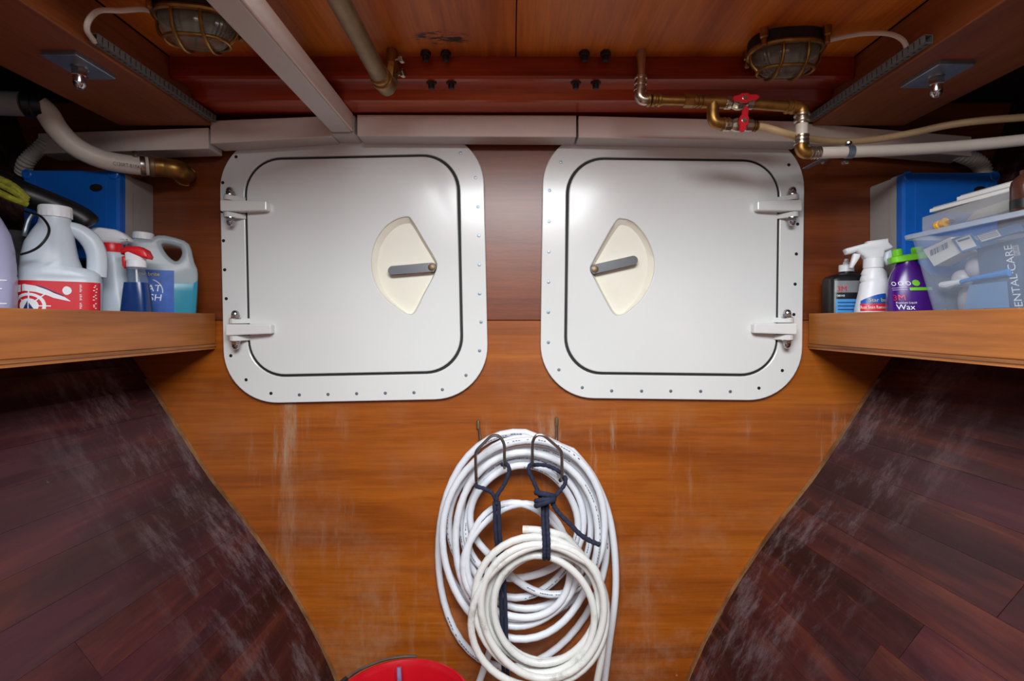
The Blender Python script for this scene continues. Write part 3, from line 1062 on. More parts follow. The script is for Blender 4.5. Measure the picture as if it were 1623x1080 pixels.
# ------------------------------------------------------------------ valve manifold
YM = 1.008
def PM(px, py, y=YM): return W(px, py, y)
t = thing('valve_manifold', 'brass pipework with two red-handled valves above the hatch', 'pipework', PM(1140, 160))
def ringed(mb, p, q, r, rings, n=16, amp=0.0022):
    L = (Vector(q) - Vector(p)).length
    prof = []
    for i in range(rings):
        z = L * i / rings
        s = L / rings
        prof += [(r, z), (r + amp, z + s * 0.15), (r + amp, z + s * 0.55), (r, z + s * 0.7)]
    prof.append((r, L))
    return mb.lathe(prof, n, align(p, q))
m = MB()
rod(m, (PM(1016, 90).x, YM, ZC), PM(1016, 128), 0.0095, 14)
m.build('nipple', m_nickel, t, True)
m = MB()
ringed(m, PM(1016, 120), PM(1014, 148), 0.0102, 3)
m.build('coupling', m_nickel, t, True)
m = MB()
m.tube(spline([PM(1014, 143), PM(1014, 152), PM(1019, 158), PM(1030, 158.5)], 5), 0.0108, 14)
m.build('elbow', m_nickel, t, True)
m = MB()
m.lathe([(0.014, 0), (0.014, 0.005), (0.0105, 0.006)], 12, align(PM(1025, 158), PM(1040, 158.5)))
ringed(m, PM(1032, 158.3), PM(1050, 158.8), 0.0108, 2)
rod(m, PM(1048, 158.8), PM(1085, 160), 0.0092, 14)
m.build('pipe', m_bronze, t, True)
m = MB()
hexnut(m, align(PM(1084, 160), PM(1110, 161)), 0.0128, 0.022)
ringed(m, PM(1098, 160.5), PM(1118, 161), 0.0105, 3)
m.build('union_nut', m_bronze, t, True, 25)
m = MB()
rod(m, PM(1112, 161), PM(1150, 162.5), 0.0122, 14)
rod(m, PM(1130, 161), PM(1130, 176), 0.0118, 14)
m.build('tee', m_bronze, t, True)
m = MB()
m.tube(spline([PM(1130, 172), PM(1130, 184), PM(1134, 194), PM(1148, 197)], 6), 0.0115, 14)
ringed(m, PM(1144, 196.6), PM(1156, 197.5), 0.0108, 2)
m.build('elbow', m_bronze, t, True)
def valve(px, py, up):
    m = MB()
    a, b = PM(px - 24, py), PM(px + 20, py + 1)
    L = (b - a).length
    m.lathe([(0.0115, 0), (0.0125, 0.002), (0.0125, 0.012), (0.010, 0.015), (0.0135, 0.024), (0.0135, 0.032), (0.010, 0.040), (0.0120, 0.043), (0.0120, L)], 10, align(a, b))
    v = m.build('valve_body', m_nickel, t, True, 25)
    m = MB()
    c = PM(px, py) + Vector((0, -0.013, 0))
    m.lathe([(0.006, 0), (0.006, 0.010), (0.004, 0.011)], 10, align(c, c + Vector((0, -1, 0))))
    m.build('stem', m_nickel, v, True)
    c = c + Vector((0, -0.007, 0))
    hs = Matrix.Translation(c) @ RX(90) @ RZ(up)
    # two-winged lever
    out = []
    for x, y in ((0.010, -0.006), (0.024, -0.005), (0.029, 0.0), (0.024, 0.005), (0.010, 0.006), (0.006, 0.009), (-0.006, 0.009), (-0.010, 0.006), (-0.020, 0.0045), (-0.023, 0), (-0.020, -0.0045), (-0.010, -0.006), (-0.006, -0.009), (0.006, -0.009)):
        out.append((x, y))
    MB().prism(ccw(out), [(-0.002, 0.0006), (-0.0012, 0), (0.0028, 0), (0.0036, 0.0006)], mx=hs).build('lever', m_redh, v, True, 30, label='red two-winged valve lever')
    m = MB()
    hexnut(m, hs @ TR(0, 0, 0.0036), 0.0045, 0.003)
    m.build('lever_nut', m_nickel, v, True, 25)
valve(1172, 163, 3)
valve(1171, 198, 80)
m = MB()
rod(m, PM(1190, 164.5), PM(1248, 169), 0.0105, 14)
ringed(m, PM(1245, 168.6), PM(1262, 170), 0.0118, 2)
m.tube(spline([PM(1258, 170), PM(1267, 171), PM(1271, 177), PM(1271, 186)], 5), 0.0122, 14)
m.build('pipe', m_bronze, t, True)
m = MB()
ringed(m, PM(1271, 180), PM(1271, 197), 0.0118, 2, amp=0.003)
m.build('hose_clip', m_nickel, t, True)
m = ringed(MB(), PM(1270.5, 214), PM(1270, 232), 0.0110, 3, amp=0.003)
m.build('hose_clip', m_nickel, t, True)
m = MB()
rod(m, PM(1271, 190), PM(1270.5, 222), 0.0108, 14)
m.build('hose_tail', m_hosew, t, True)
m = MB()
m.tube(spline([PM(1270, 228), PM(1270, 236), PM(1275, 242), PM(1286, 242.5)], 6), 0.0115, 14)
m.build('elbow', m_bronze, t, True)
m = MB()
ringed(m, PM(1282, 242), PM(1301, 242.5), 0.0102, 4, amp=0.0022)
m.build('barb', m_nickel, t, True)
m = MB()
ringed(m, PM(1190, 199.5), PM(1201, 200.5), 0.0085, 3)
m.build('barb', m_bronze, t, True)

h = MB().tube(spline([PM(1200, 200.4), PM(1216, 203), PM(1250, 213), PM(1290, 221, 1.06), PM(1330, 224.5, 1.08), PM(1380, 222, 1.08), PM(1440, 212, 1.06), PM(1500, 199, 1.03), PM(1560, 191, 1.0), PM(1640, 185, 0.97)], 8), 0.0072, 12).build('water_hose', m_hoset, None)
tag(h, 'thin tan hose sagging from the lower red-handled valve across the trunking', 'hose')
h = MB().tube(spline([PM(1298, 242.4), PM(1345, 241, 1.02), PM(1400, 239, 1.03), PM(1460, 236, 1.03), PM(1520, 232, 1.02), PM(1580, 226.5, 1.0), PM(1660, 218, 0.97)], 8), 0.0112, 14).build('water_hose', m_hosew, None)
tag(h, 'straight thick white hose held by the metal clip beneath the tan hose', 'hose')
t = thing('pipe_clip', 'shiny metal clip strapping the straight white hose to the trunking', 'clip', W(1345, 236, 1.03))
m = MB()
c = PM(1345, 241, 1.02)
rings = []
for i in range(17):
    a = R(-20 + 220 * i / 16)
    p = c + Vector((0, -math.sin(a) * 0.0132, math.cos(a) * 0.0132))
    q = c + Vector((0, -math.sin(a) * 0.0122, math.cos(a) * 0.0122))
    rings.append([p + Vector((-0.007, 0, 0)), p + Vector((0.007, 0, 0)), q + Vector((0.007, 0, 0)), q + Vector((-0.007, 0, 0))])
m.loft(rings)
m.box(c + Vector((-0.007, -0.001, 0.011)), c + Vector((0.007, 0.150, 0.0125)))
m.build('strap', m_zinc, t, True)
m = MB()
m.lathe([(0.006, 0), (0.006, 0.004), (0.0035, 0.006)], 10, align(c + Vector((-0.004, -0.006, 0.0135)), c + Vector((-0.004, -0.006, 0.03))))
m.build('clip_screw', m_chrome, t, True)
m = MB()
hexnut(m, align(c + Vector((-0.001, 0.010, -0.016)), c + Vector((-0.001, 0.010, -0.03))), 0.007, 0.006)
m.build('clip_nut', m_chrome, t, True)

m = MB()
rod(m, W(1321, 249, 1.2515), W(1304, 258, 1.19), 0.0016, 8)
m.lathe([(0.0035, 0), (0.0035, 0.0012)], 10, align(W(1304, 258, 1.19), W(1298, 261, 1.17)))
tag(m.build('nail', m_zinc), 'small nail sticking out of the bulkhead under the white hose', 'nail')

# ------------------------------------------------------------------ thick hose and pipe over the jug shelf
t = thing('drain_hose', 'thick white hose curving down to a bronze elbow above the jugs', 'hose', W(150, 245, 1.1))
pts = spline([W(60, 166, 1.04), W(74, 178, 1.05), W(92, 206, 1.065), W(120, 233, 1.085), W(160, 252, 1.11), W(205, 261, 1.14), W(240, 264, 1.165)], 8)
MB().tube(pts, 0.0205, 18).build('hose', m_hosew, t, True)
vs, fs = text2d('C130RT-B10A', 0.011)
hd = (W(222, 263, 1.15) - W(188, 258, 1.128)).normalized()
c0 = W(188, 260.5, 1.128) + Vector((0.004, -0.0212, -0.008))
MB().add([c0 + hd * x * 0.72 + Vector((0, 0, 1)) * y + Vector((0, -0.0004 - 0.02 * 0, 0)) for x, y, _ in vs], fs).build('lettering', m_black, t, True, 0)
m = MB()
cdir = (W(240, 264, 1.165) - W(215, 262, 1.148)).normalized()
c0 = W(222, 262.5, 1.152)
m.lathe([(0.0222, 0), (0.0225, 0.001), (0.0225, 0.009), (0.0222, 0.010)], 20, align(c0, c0 + cdir))
hexnut(m, align(c0 + Vector((0.002, -0.018, 0.014)), c0 + Vector((0.002, -0.018, 0.03))), 0.0055, 0.012)
m.build('hose_clamp', m_steel, t, True)
m = MB()
m.lathe([(0.0212, 0), (0.0235, 0.004), (0.0235, 0.010), (0.0215, 0.012), (0.0215, 0.016)], 18, align(c0 + cdir * 0.016, c0 + cdir))
m.build('ferrule', m_bronze_dull, t, True)
m = MB()
e0 = c0 + cdir * 0.026
m.tube(spline([e0, e0 + cdir * 0.02, W(283, 270, 1.19), W(291, 276, 1.215), W(294, 279, 1.2492)], 6), 0.0222, 18)
m.lathe([(0.027, 0), (0.027, 0.006), (0.024, 0.009)], 18, align(W(294, 279, 1.2492), W(294, 279, 1.2)))
m.build('elbow', m_bronze, t, True)
t = thing('waste_pipe', 'grey plastic pipe with black coupling at the top of the thick hose', 'pipe', W(20, 165, 1.03))
m = MB()
rod(m, W(-120, 160, 1.0), W(40, 165, 1.03), 0.0235, 18)
m.build('pipe', m_greypipe, t, True)
m = MB()
m.lathe([(0.0245, 0), (0.0265, 0.002), (0.0265, 0.014), (0.0235, 0.016), (0.0235, 0.03)], 18, align(W(38, 165, 1.03), W(62, 167, 1.04)))
m.build('coupling', m_black, t, True)

# corrugated conduits rising from the boxes
def conduit(label, pts, r):
    ps = spline(pts, 14)
    rr_ = [r * (1.0 + (0.16 if (i // 2) % 2 else 0)) for i in range(len(ps))]
    o = MB().tube(ps, rr_, 14).build('corrugated_conduit', m_corr)
    tag(o, label, 'conduit')
conduit('pale corrugated conduit bending into the blue-lidded box behind the jugs', [W(74, 226, 1.19), W(63, 236, 1.18), W(51, 246, 1.175), W(41, 258, 1.175), W(37, 274, 1.19)], 0.0140)
conduit('pale corrugated conduit bending into the blue-lidded box behind the tub', [W(1516, 243, 1.20), W(1535, 250, 1.20), W(1550, 258, 1.20), W(1558, 270, 1.20), W(1559, 286, 1.20)], 0.0155)

# ------------------------------------------------------------------ junction boxes
def jbox(label, side, x0, z1, h, yf, keyx):
    """x0 inboard edge, box grows outboard"""
    w = 0.212
    cx = side * (x0 + w / 2)
    t = thing('junction_box', label, 'junction box', (cx, YW - 0.0005, HC + z1 - h))
    mx = TR(cx, YW, HC + z1 - h / 2) @ RX(90)
    dp = YW - yf
    body = MB().prism(rrect(w - 0.004, h - 0.004, 0.008, 4), [(0.001, 0.0), (dp * 0.60, 0.0), (dp * 0.62, -0.002), (dp - 0.022, -0.002)], mx=mx).build('body', m_boxgrey, t, True, 30)
    lid = MB().prism(rrect(w, h, 0.010, 5), [(dp - 0.0215, 0), (dp - 0.006, 0), (dp, 0.004)], mx=mx).build('lid', m_boxblue, t, True, 30, label='blue lid')
    for sx in (-1, 1):
        MB().box((sx * (w / 2 - 0.027) - 0.0012, -h / 2 + 0.02, dp), (sx * (w / 2 - 0.027) + 0.0012, h / 2 - 0.02, dp + 0.0016), mx).build('rib', m_boxblue, lid, True, 0)
        for sy in (-1, 1):
            m = MB().lathe([(0.0115, dp - 0.004), (0.0115, dp + 0.0015), (0.0095, dp + 0.003), (0.0070, dp + 0.003), (0.0065, dp + 0.0005)], 16, mx @ TR(sx * (w / 2 - 0.010), sy * (h / 2 - 0.010), 0))
            m.build('screw_boss', m_boxblue, lid, True, 30)
    m = MB().lathe([(0.0105, dp), (0.0105, dp + 0.0012), (0.008, dp + 0.0016)], 18, mx @ TR(keyx, h / 2 - 0.040, 0), sx=1.35, sy=0.8)
    m.build('plug', m_tar, lid, True)
jbox('grey junction box with blue lid on the bulkhead behind the jugs', -1, 0.874, 0.337, 0.200, 1.135, 0.058)
jbox('grey junction box with blue lid on the bulkhead behind the clear tub', 1, 0.872, 0.333, 0.232, 1.139, 0.064)

# ------------------------------------------------------------------ more materials
m_hose1 = hose_mat('white_water_hose', rgb(226, 230, 236), 0.35, rgb(150, 160, 176))
m_hose2 = hose_mat('weathered_cream_hose', rgb(220, 221, 217), 0.8, rgb(128, 120, 100))
m_rope = M('navy_braided_cord', rgb(28, 34, 58), 0.8, var=0.4, scale=160, bump=0.6)
m_print = M('hose_print', rgb(84, 92, 112), 0.6)
m_pail = M('red_bucket_plastic', rgb(186, 12, 28), 0.25, var=0.05)
m_purple_stick = M('dirty_purple_handle', rgb(120, 104, 140), 0.6, var=0.4, scale=60)
m_jugw = M('milky_translucent_plastic', rgb(216, 226, 236), 0.34, var=0.05, scale=8, alpha=0.86, sss=0.15)
m_juglav = M('lavender_translucent_plastic', rgb(172, 172, 206), 0.34, var=0.05, scale=8, alpha=0.9)
m_jugc = M('clear_milky_plastic', rgb(192, 206, 212), 0.30, var=0.05, scale=8, alpha=0.62)
m_teal = M('teal_soap', rgb(40, 142, 168), 0.3, var=0.05)
m_pale_liq = M('pale_blue_liquid', rgb(150, 170, 190), 0.3)
m_capw = M('white_screw_cap', rgb(232, 234, 238), 0.4, var=0.03)
m_red = M('red_plastic', rgb(214, 26, 38), 0.35, var=0.05)
m_labelred = M('red_label', rgb(216, 34, 46), 0.4, var=0.03)
m_labelblue = M('blue_label', rgb(20, 84, 176), 0.38, var=0.25, scale=60)
m_white_ink = M('white_print', rgb(240, 242, 246), 0.5, var=0.02)
m_navy_ink = M('navy_print', rgb(22, 44, 110), 0.5)
m_yel_ink = M('yellow_print', rgb(232, 206, 60), 0.5)
m_cream_lab = M('cream_label', rgb(226, 216, 196), 0.5)
m_bluegel = M('blue_spray_liquid', rgb(10, 50, 112), 0.2)
m_clear = M('clear_bottle_plastic', rgb(190, 206, 220), 0.1, var=0.02, alpha=0.13)
m_blackb = M('black_bottle_plastic', rgb(22, 22, 26), 0.36)
m_silver = M('silver_label', rgb(150, 152, 156), 0.35, 0.4, var=0.08)
m_skylab = M('sky_blue_label', rgb(70, 150, 214), 0.45)
m_purple = M('purple_bottle_plastic', rgb(66, 14, 118), 0.25, var=0.15)
m_green = M('lime_green_cap', rgb(112, 200, 30), 0.35)
m_tub = M('clear_tub_plastic', rgb(176, 192, 214), 0.16, var=0.03, alpha=0.30)
m_tubrim = M('clear_tub_rim_plastic', rgb(190, 202, 220), 0.2, var=0.03, alpha=0.55)
m_bag = M('clear_bag_film', rgb(196, 198, 200), 0.12, var=0.05, alpha=0.34)
m_yellow = M('yellow_plastic', rgb(240, 178, 20), 0.4)
m_brown = M('brown_bottle', rgb(66, 36, 26), 0.25)
m_paper = M('white_carton', rgb(224, 224, 222), 0.6, var=0.03)
m_ltblue = M('light_blue_pack', rgb(74, 116, 172), 0.45)
m_slate = M('slate_blue_carton', rgb(70, 88, 118), 0.5, var=0.1)
m_azure = M('azure_plastic', rgb(40, 130, 210), 0.35)
m_wrap = M('pale_blue_wrapper', rgb(120, 166, 214), 0.35, alpha=0.6)
m_peach = M('frosted_ball', rgb(196, 190, 196), 0.35, alpha=0.8)
m_rope_y = M('yellow_green_line', rgb(150, 148, 40), 0.7, var=0.4, scale=120, bump=0.5)
m_bagblk = M('black_mesh_bag', rgb(34, 30, 32), 0.6, var=0.6, scale=70, bump=0.6)

# ------------------------------------------------------------------ wire hooks
def hook(name_label, pin, front, yf):
    """pin: top of the pin on the wall; front: outline of the loop from first to last foot"""
    pts = [W(*pin[0], 1.2475), W(*pin[1], 1.2475)]
    f = [W(px, py, yf) for px, py in front]
    a, b = f[0], f[-1]
    # pin runs down the bulkhead behind the hose, then out to the loop
    back0 = Vector((pts[0].x, 1.2475, a.z - 0.004))
    path = [pts[0], pts[1], Vector((back0.x, 1.2475, back0.z + 0.02)), back0 + Vector((0, -0.006, -0.004)), Vector((a.x, yf + 0.012, a.z - 0.006)), a + Vector((0, 0.0, 0.004))]
    path += f[1:-1] + [b + Vector((0, 0, 0.004)), Vector((b.x, yf + 0.012, b.z - 0.006)), Vector((b.x, 1.2495, b.z - 0.006))]
    sm = []
    for i, p in enumerate(path):                      # round the corners
        if 0 < i < len(path) - 1:
            q0, q1 = path[i - 1], path[i + 1]
            d0, d1 = min(0.010, (q0 - p).length / 2.2), min(0.010, (q1 - p).length / 2.2)
            A, B = p + (q0 - p).normalized() * d0, p + (q1 - p).normalized() * d1
            for k in range(6):
                t_ = k / 5
                sm.append(A * (1 - t_) ** 2 + p * 2 * t_ * (1 - t_) + B * t_ ** 2)
        else:
            sm.append(p)
    t = thing('wire_hook', name_label, 'hook', Vector((a.x, 1.2495, a.z)), group='wire hooks holding the hoses')
    MB().tube(sm, 0.0034, 9).build('wire', m_steel, t, True)
    m = MB().lathe([(0.0046, 0), (0.0046, 0.014), (0.0036, 0.020), (0.001, 0.022)], 9, align(pts[0] - Vector((0, 0.0012, 0.018)), pts[0] + Vector((0, -0.0012, 0.03))))
    m.build('tip', m_bronze_dull, t, True)
YH = 1.130
hook('bent steel wire hook carrying the cord without a knot', ((758, 668), (761, 697)), [(754.7, 765), (753.5, 716), (779, 690.5), (791, 690.5), (799.5, 703), (799.5, 741)], YH)
hook('bent steel wire hook carrying the knotted cord', ((882, 663), (882, 694)), [(891, 761), (890.3, 715), (862, 690), (849.5, 689.5), (843.5, 702), (844, 740)], YH)

# ------------------------------------------------------------------ coiled hoses
def coil(loops, start=None, end=None, per=44, wob=1.0, seed=3, wind=1, a0=90):
    """one continuous line through successive px ellipses (cx, cy, rx, ry, depth)"""
    rr = random.Random(seed)
    pts = []
    n = len(loops)
    ph = [rr.uniform(0, 6.28) for _ in range(6)]
    for i in range(n):
        for k in range(per):
            f = i + k / per
            t_ = k / per
            e0, e1 = loops[i], loops[min(i + 1, n - 1)]
            s = max(0.0, (t_ - 0.35) / 0.5)
            s = min(1.0, s)
            s = s * s * (3 - 2 * s)
            cx, cy, rx, ry, d = [a + (b - a) * s for a, b in zip(e0, e1)]
            a = R(a0) + wind * 2 * math.pi * t_
            w = wob * (math.sin(3 * a + ph[0] + 1.7 * f) * 1.6 + math.sin(2 * a + ph[1] + 2.3 * f) * 1.6)
            pts.append(W(cx + (rx + w) * math.cos(a), cy - (ry + w) * math.sin(a), d))
    if start:
        pts = spline([W(*p) for p in start], 6)[:-1] + pts
    if end:
        pts += spline([W(*p) for p in end], 6)
    return pts

HR = 0.0083
def LP(l, r, t_, b, d): return ((l + r) / 2, (t_ + b) / 2, (r - l) / 2, (b - t_) / 2, d)
loops1 = [LP(690, 974, 686, 1072, 1.2400), LP(703, 962, 697, 990, 1.2385), LP(716, 951, 708, 968, 1.2300), LP(727, 936, 718, 948, 1.2210), LP(739, 922, 728, 925, 1.2120),
          LP(748, 912, 738, 905, 1.2010), LP(700, 968, 699, 1012, 1.1940), LP(722, 944, 714, 1000, 1.1840), LP(738, 906, 800, 978, 1.1690), LP(736, 908, 803, 985, 1.1690)]
p1 = coil(loops1, wob=1.7, per=48)
p1 = p1[:-32]
tail1 = spline([p1[-1], W(764, 972, 1.174), W(778, 1018, 1.186), W(767, 1060, 1.20), W(752, 1110, 1.21), W(748, 1180, 1.215)], 8)[1:]
p1 = spline([W(958, 1185, 1.212), W(956, 1110, 1.215), W(963, 1040, 1.216), W(976, 930, 1.217), W(968, 830, 1.219), W(942, 760, 1.222), W(905, 712, 1.229)], 8)[:-1] + p1 + tail1
t = thing('coiled_hose', 'bright white printed hose in a large coil over both wire hooks', 'hose', W(830, 720, 1.22))
MB().tube(p1, HR, 10).build('hose', m_hose1, t, True, 50)
# printed legends along the hose
m = MB()
rr = random.Random(5)
i = 20
while i < len(p1) - 60:
    if rr.random() < 0.6:
        L = rr.randint(4, 8)
        up = rr.choice([-0.35, 0.0, 0.4])
        for k in range(i, i + L):
            a, b = p1[k], p1[k + 1]
            d = (b - a).normalized()
            sd = d.cross(Vector((0, -1, 0))).normalized()
            nr = sd.cross(d).normalized()
            if nr.y > 0:
                nr = -nr
            for q in range(4):
                if rr.random() < 0.8:
                    c = a.lerp(b, (q + 0.5) / 4)
                    off = (nr * math.cos(up) + sd * math.sin(up)) * (HR + 0.00035)
                    ts = (sd * math.cos(up) - nr * math.sin(up))
                    h = rr.uniform(0.0007, 0.0012)
                    w2 = (b - a).length / 4 * 0.38
                    m.add([c + off - d * w2 - ts * h, c + off + d * w2 - ts * h, c + off + d * w2 + ts * h, c + off - d * w2 + ts * h], [(0, 1, 2, 3)])
        i += L
    i += rr.randint(6, 14)
m.build('printed_marks', m_print, t, True, 0, kind='stuff')

loops2 = [LP(766, 960, 857, 1060, 1.136), LP(774, 953, 866, 1046, 1.130), LP(786, 946, 873, 1052, 1.122), LP(781, 940, 880, 1068, 1.114), LP(731, 964, 856, 1090, 1.106), LP(764, 957, 862, 1076, 1.099)]
p2 = coil(loops2, per=44, wob=1.5, seed=9, wind=-1, a0=50)
p2 = spline([W(829, 840, 1.122), W(850, 840.5, 1.119), W(880, 846, 1.117), W(905, 859, 1.126), p2[3]], 7)[:-1] + p2[3:] + spline([p2[-1], W(944, 905, 1.101), W(958, 965, 1.106), W(955, 1030, 1.116), W(945, 1090, 1.13), W(938, 1150, 1.15)], 8)[1:]
t = thing('coiled_hose', 'grimy cream hose in a smaller coil hanging from the knotted cord', 'hose', W(860, 860, 1.12))
MB().tube(p2, 0.0080, 10).build('hose', m_hose2, t, True, 50)
m = MB().lathe([(0.0058, -0.0005), (0.0088, -0.0005), (0.0088, 0.012), (0.0082, 0.013)], 14, align(W(829, 840, 1.122), W(850, 840.5, 1.119)))
m.build('hose_end', m_hosew, t, True)

# ------------------------------------------------------------------ cords
RR = 0.0046
def cord(mb, pts, r=RR):
    ps = spline(pts, 8)
    rad = [r * (1 + 0.07 * (1 if (i // 2) % 2 else -1)) for i in range(len(ps))]
    mb.tube(ps, rad, 8)
t = thing('lashing_cord', 'dark navy cord hanging straight down from a wire hook', 'cord', W(787, 790, 1.12))
m = MB()
cord(m, [W(754, 769, 1.143), W(757, 772, 1.122), W(768, 775, 1.118), W(780, 782, 1.118), W(785, 792, 1.118), W(787, 805, 1.118)])
m.build('strand', m_rope, t, True, 60)
m = MB()
cord(m, [W(796, 737, 1.15), W(803, 736, 1.122), W(807, 748, 1.118), W(798, 770, 1.116), W(788, 786, 1.114), W(787, 800, 1.114)])
m.build('strand', m_rope, t, True, 60)
m = MB()
for dx, dy in ((-3.2, 0), (3.2, 0.002)):
    mm = MB()
    cord(mm, [W(787 + dx, 795, 1.116 + dy), W(788 + dx, 830, 1.114 + dy), W(790 + dx, 860, 1.120 + dy), W(794 + dx, 890, 1.148 + dy), W(797 + dx, 940, 1.152 + dy), W(799 + dx, 1000, 1.152 + dy), W(801 + dx, 1060, 1.152 + dy), W(803 + dx, 1130, 1.152 + dy)])
    mm.build('strand', m_rope, t, True, 60)

t = thing('lashing_cord', 'dark navy cord knotted below a wire hook and tied round the coil', 'cord', W(865, 795, 1.11))
def strand(pts, r=RR):
    mm = MB()
    cord(mm, pts, r)
    mm.build('strand', m_rope, t, True, 60)
strand([W(848, 738, 1.15), W(841, 737, 1.122), W(838, 746, 1.116), W(845, 762, 1.114), W(853, 780, 1.112), W(860, 795, 1.11)])
strand([W(888, 762, 1.15), W(896, 757, 1.122), W(895, 768, 1.116), W(886, 780, 1.113), W(878, 790, 1.11), W(876, 802, 1.108)])
strand([W(848, 737, 1.15), W(865, 738, 1.16), W(880, 744, 1.16), W(892, 752, 1.15)])
strand([W(876, 795, 1.106), W(880, 806, 1.104), W(890, 818, 1.102), W(905, 833, 1.098), W(920, 848, 1.094), W(936, 858, 1.092), W(951, 864, 1.092)], 0.0052)
for dx in (-3.2, 3.2):
    strand([W(864 + dx, 800, 1.110), W(864 + dx, 820, 1.106), W(865 + dx, 840, 1.098), W(866 + dx, 858, 1.091), W(866 + dx, 872, 1.091), W(866 + dx, 882, 1.094), W(866 + dx, 886, 1.112), W(866 + dx, 884, 1.15)])
# the knot: wraps round the standing parts
for k, (cy, tilt) in enumerate(((784, 8), (791, -6), (797, -14))):
    ring = []
    for i in range(18):
        a = 2 * math.pi * i / 18
        px = 864 + 14 * math.cos(a)
        ring.append(W(px, cy + tilt * 0.35 * math.cos(a) + (1.5 if k == 1 else 0), 1.108 - 0.012 * math.sin(a) - 0.002 * k))
    mm = MB().tube(ring, 0.0060, 8, closed=True)
    mm.build('knot_turn', m_rope, t, True, 60)

# ------------------------------------------------------------------ bucket
t = thing('bucket', 'red plastic bucket with wire handle standing below the hose coil', 'bucket', (-0.2205, 1.0, 0.0))
zr = 0.298
MB().lathe([(0.100, 0.0), (0.104, 0.004), (0.134, zr - 0.012), (0.142, zr - 0.010), (0.144, zr - 0.004), (0.142, zr), (0.138, zr), (0.131, zr - 0.012), (0.100, 0.006), (0.05, 0.005)], 48).build('pail', m_pail, t, smooth=40)
pts = []
for i in range(25):
    a = R(200 - 150 * i / 24)
    pts.append((0.1465 * math.cos(a), 0.1465 * math.sin(a), zr - 0.001 + 0.004 * math.sin(R(180 * i / 24))))
MB().tube(pts[:19], 0.0032, 8).build('wire_handle', m_steel, t)
m = MB().tube(pts[:9], 0.0055, 8)
m.build('handle_grip', m_black, t)
t2 = thing('brush_handle', 'whitish purple stick standing inside the red bucket', 'brush', (-0.19, 0.98, 0.006))
m = MB()
m.tube([(-0.205, 0.99, 0.012), (-0.226, 1.055, 0.16), (-0.2455, 1.110, 0.300)], 0.0052, 10)
m.build('stick', m_purple_stick, t2, True)
m = MB().lathe([(0.022, 0), (0.024, 0.003), (0.012, 0.02), (0.007, 0.03)], 14, TR(-0.205, 0.99, 0.006))
m.build('brush_head', m_black, t2, True)

# ------------------------------------------------------------------ bottles on the shelves
def cap_part(t, cx, z, r, h, name='cap', mat=None, mx=None):
    n = 36
    rings = []
    for zz, k, rib in ((0, 1.0, 1), (h * 0.82, 1.0, 1), (h * 0.95, 0.97, 0), (h, 0.9, 0)):
        rings.append([(cx + math.cos(2 * math.pi * j / n) * r * k * (1 + (0.012 if j % 2 else -0.012) * rib), math.sin(2 * math.pi * j / n) * r * k * (1 + (0.012 if j % 2 else -0.012) * rib), z + zz) for j in range(n)])
    return MB().loft(rings, mx=mx).build(name, mat or m_capw, t, smooth=25)

def jug(label, x, y, yaw, mat, mir=1):
    t = thing('plastic_jug', label, 'jug', (x, y, ZS + 0.0005), RZ(yaw))
    S = [(0, .140, .118, 4.5, 0), (.005, .150, .128, 4.5, 0), (.127, .152, .130, 4.5, 0), (.131, .149, .127, 4.2, 0), (.135, .151, .129, 4.0, 0), (.143, .148, .127, 3.6, -.001),
              (.150, .138, .124, 3.4, -.006), (.156, .112, .120, 3.0, -.018), (.175, .103, .116, 2.8, -.021), (.200, .092, .100, 2.6, -.0205), (.222, .076, .078, 2.3, -.0165), (.238, .062, .062, 2.05, -.013), (.250, .058, .058, 2, -.012)]
    B = Body([(z, w * .8, d * .8, p, cx * .8 * mir) for z, w, d, p, cx in S])
    B.mb().build('body', mat, t, smooth=45)
    hp = spline([(x_ * .8 * mir, 0, z_) for x_, z_ in ((.004, .234), (.030, .228), (.052, .212), (.064, .188), (.066, .165), (.065, .140))], 6)
    MB().tube(hp, [.0095 + .004 * min(1, i / 12) for i in range(len(hp))], 12, flat=1.25).build('handle', mat, t, smooth=50)
    cap_part(t, -.0096 * mir, .250, .0255, .022)
    return t, B

t, B = jug('milky gallon jug with a red label and ship wheel emblem', -0.866, 0.985, 36, m_jugw)
lab = B.patch(-.060, .066, .004, .126, .0008, 26, 4).build('label', m_labelred, t, smooth=60, label='red printed label')
def ink(mb, mat, par, nm='print'):
    return mb.build(nm, mat, par, smooth=0)
# ship's wheel with a blue sail
def disc(B, cx, cz, r0, r1, off, n=28):
    pts, fs = [], []
    for i in range(n):
        a = 2 * math.pi * i / n
        pts += [(cx + r0 * math.cos(a), cz + r0 * math.sin(a)), (cx + r1 * math.cos(a), cz + r1 * math.sin(a))]
    for i in range(n):
        j = (i + 1) % n
        fs.append((2 * i, 2 * i + 1, 2 * j + 1, 2 * j))
    return B.flat(pts, fs, off)
wx, wz = -.040, .080
ink(disc(B, wx, wz, .0185, .0235, .0014), m_white_ink, lab, 'wheel_rim')
ink(disc(B, wx, wz, .0005, .0135, .0014), m_white_ink, lab, 'wheel_hub')
m = MB()
for i in range(8):
    a = R(45 * i)
    c, s = math.cos(a), math.sin(a)
    pts = [(wx + .012 * c - .001 * s, wz + .012 * s + .001 * c), (wx + .012 * c + .001 * s, wz + .012 * s - .001 * c), (wx + .030 * c + .001 * s, wz + .030 * s - .001 * c), (wx + .030 * c - .001 * s, wz + .030 * s + .001 * c)]
    sub = B.flat(pts, [(3, 2, 1, 0)], .0014)
    m.add(sub.v, sub.f)
m.build('wheel_spokes', m_white_ink, lab, smooth=0, kind='stuff')
ink(B.flat([(wx - .008, wz - .007), (wx - .001, wz - .007), (wx - .001, wz + .010)], [(0, 1, 2)], .0019), m_navy_ink, lab, 'sail')
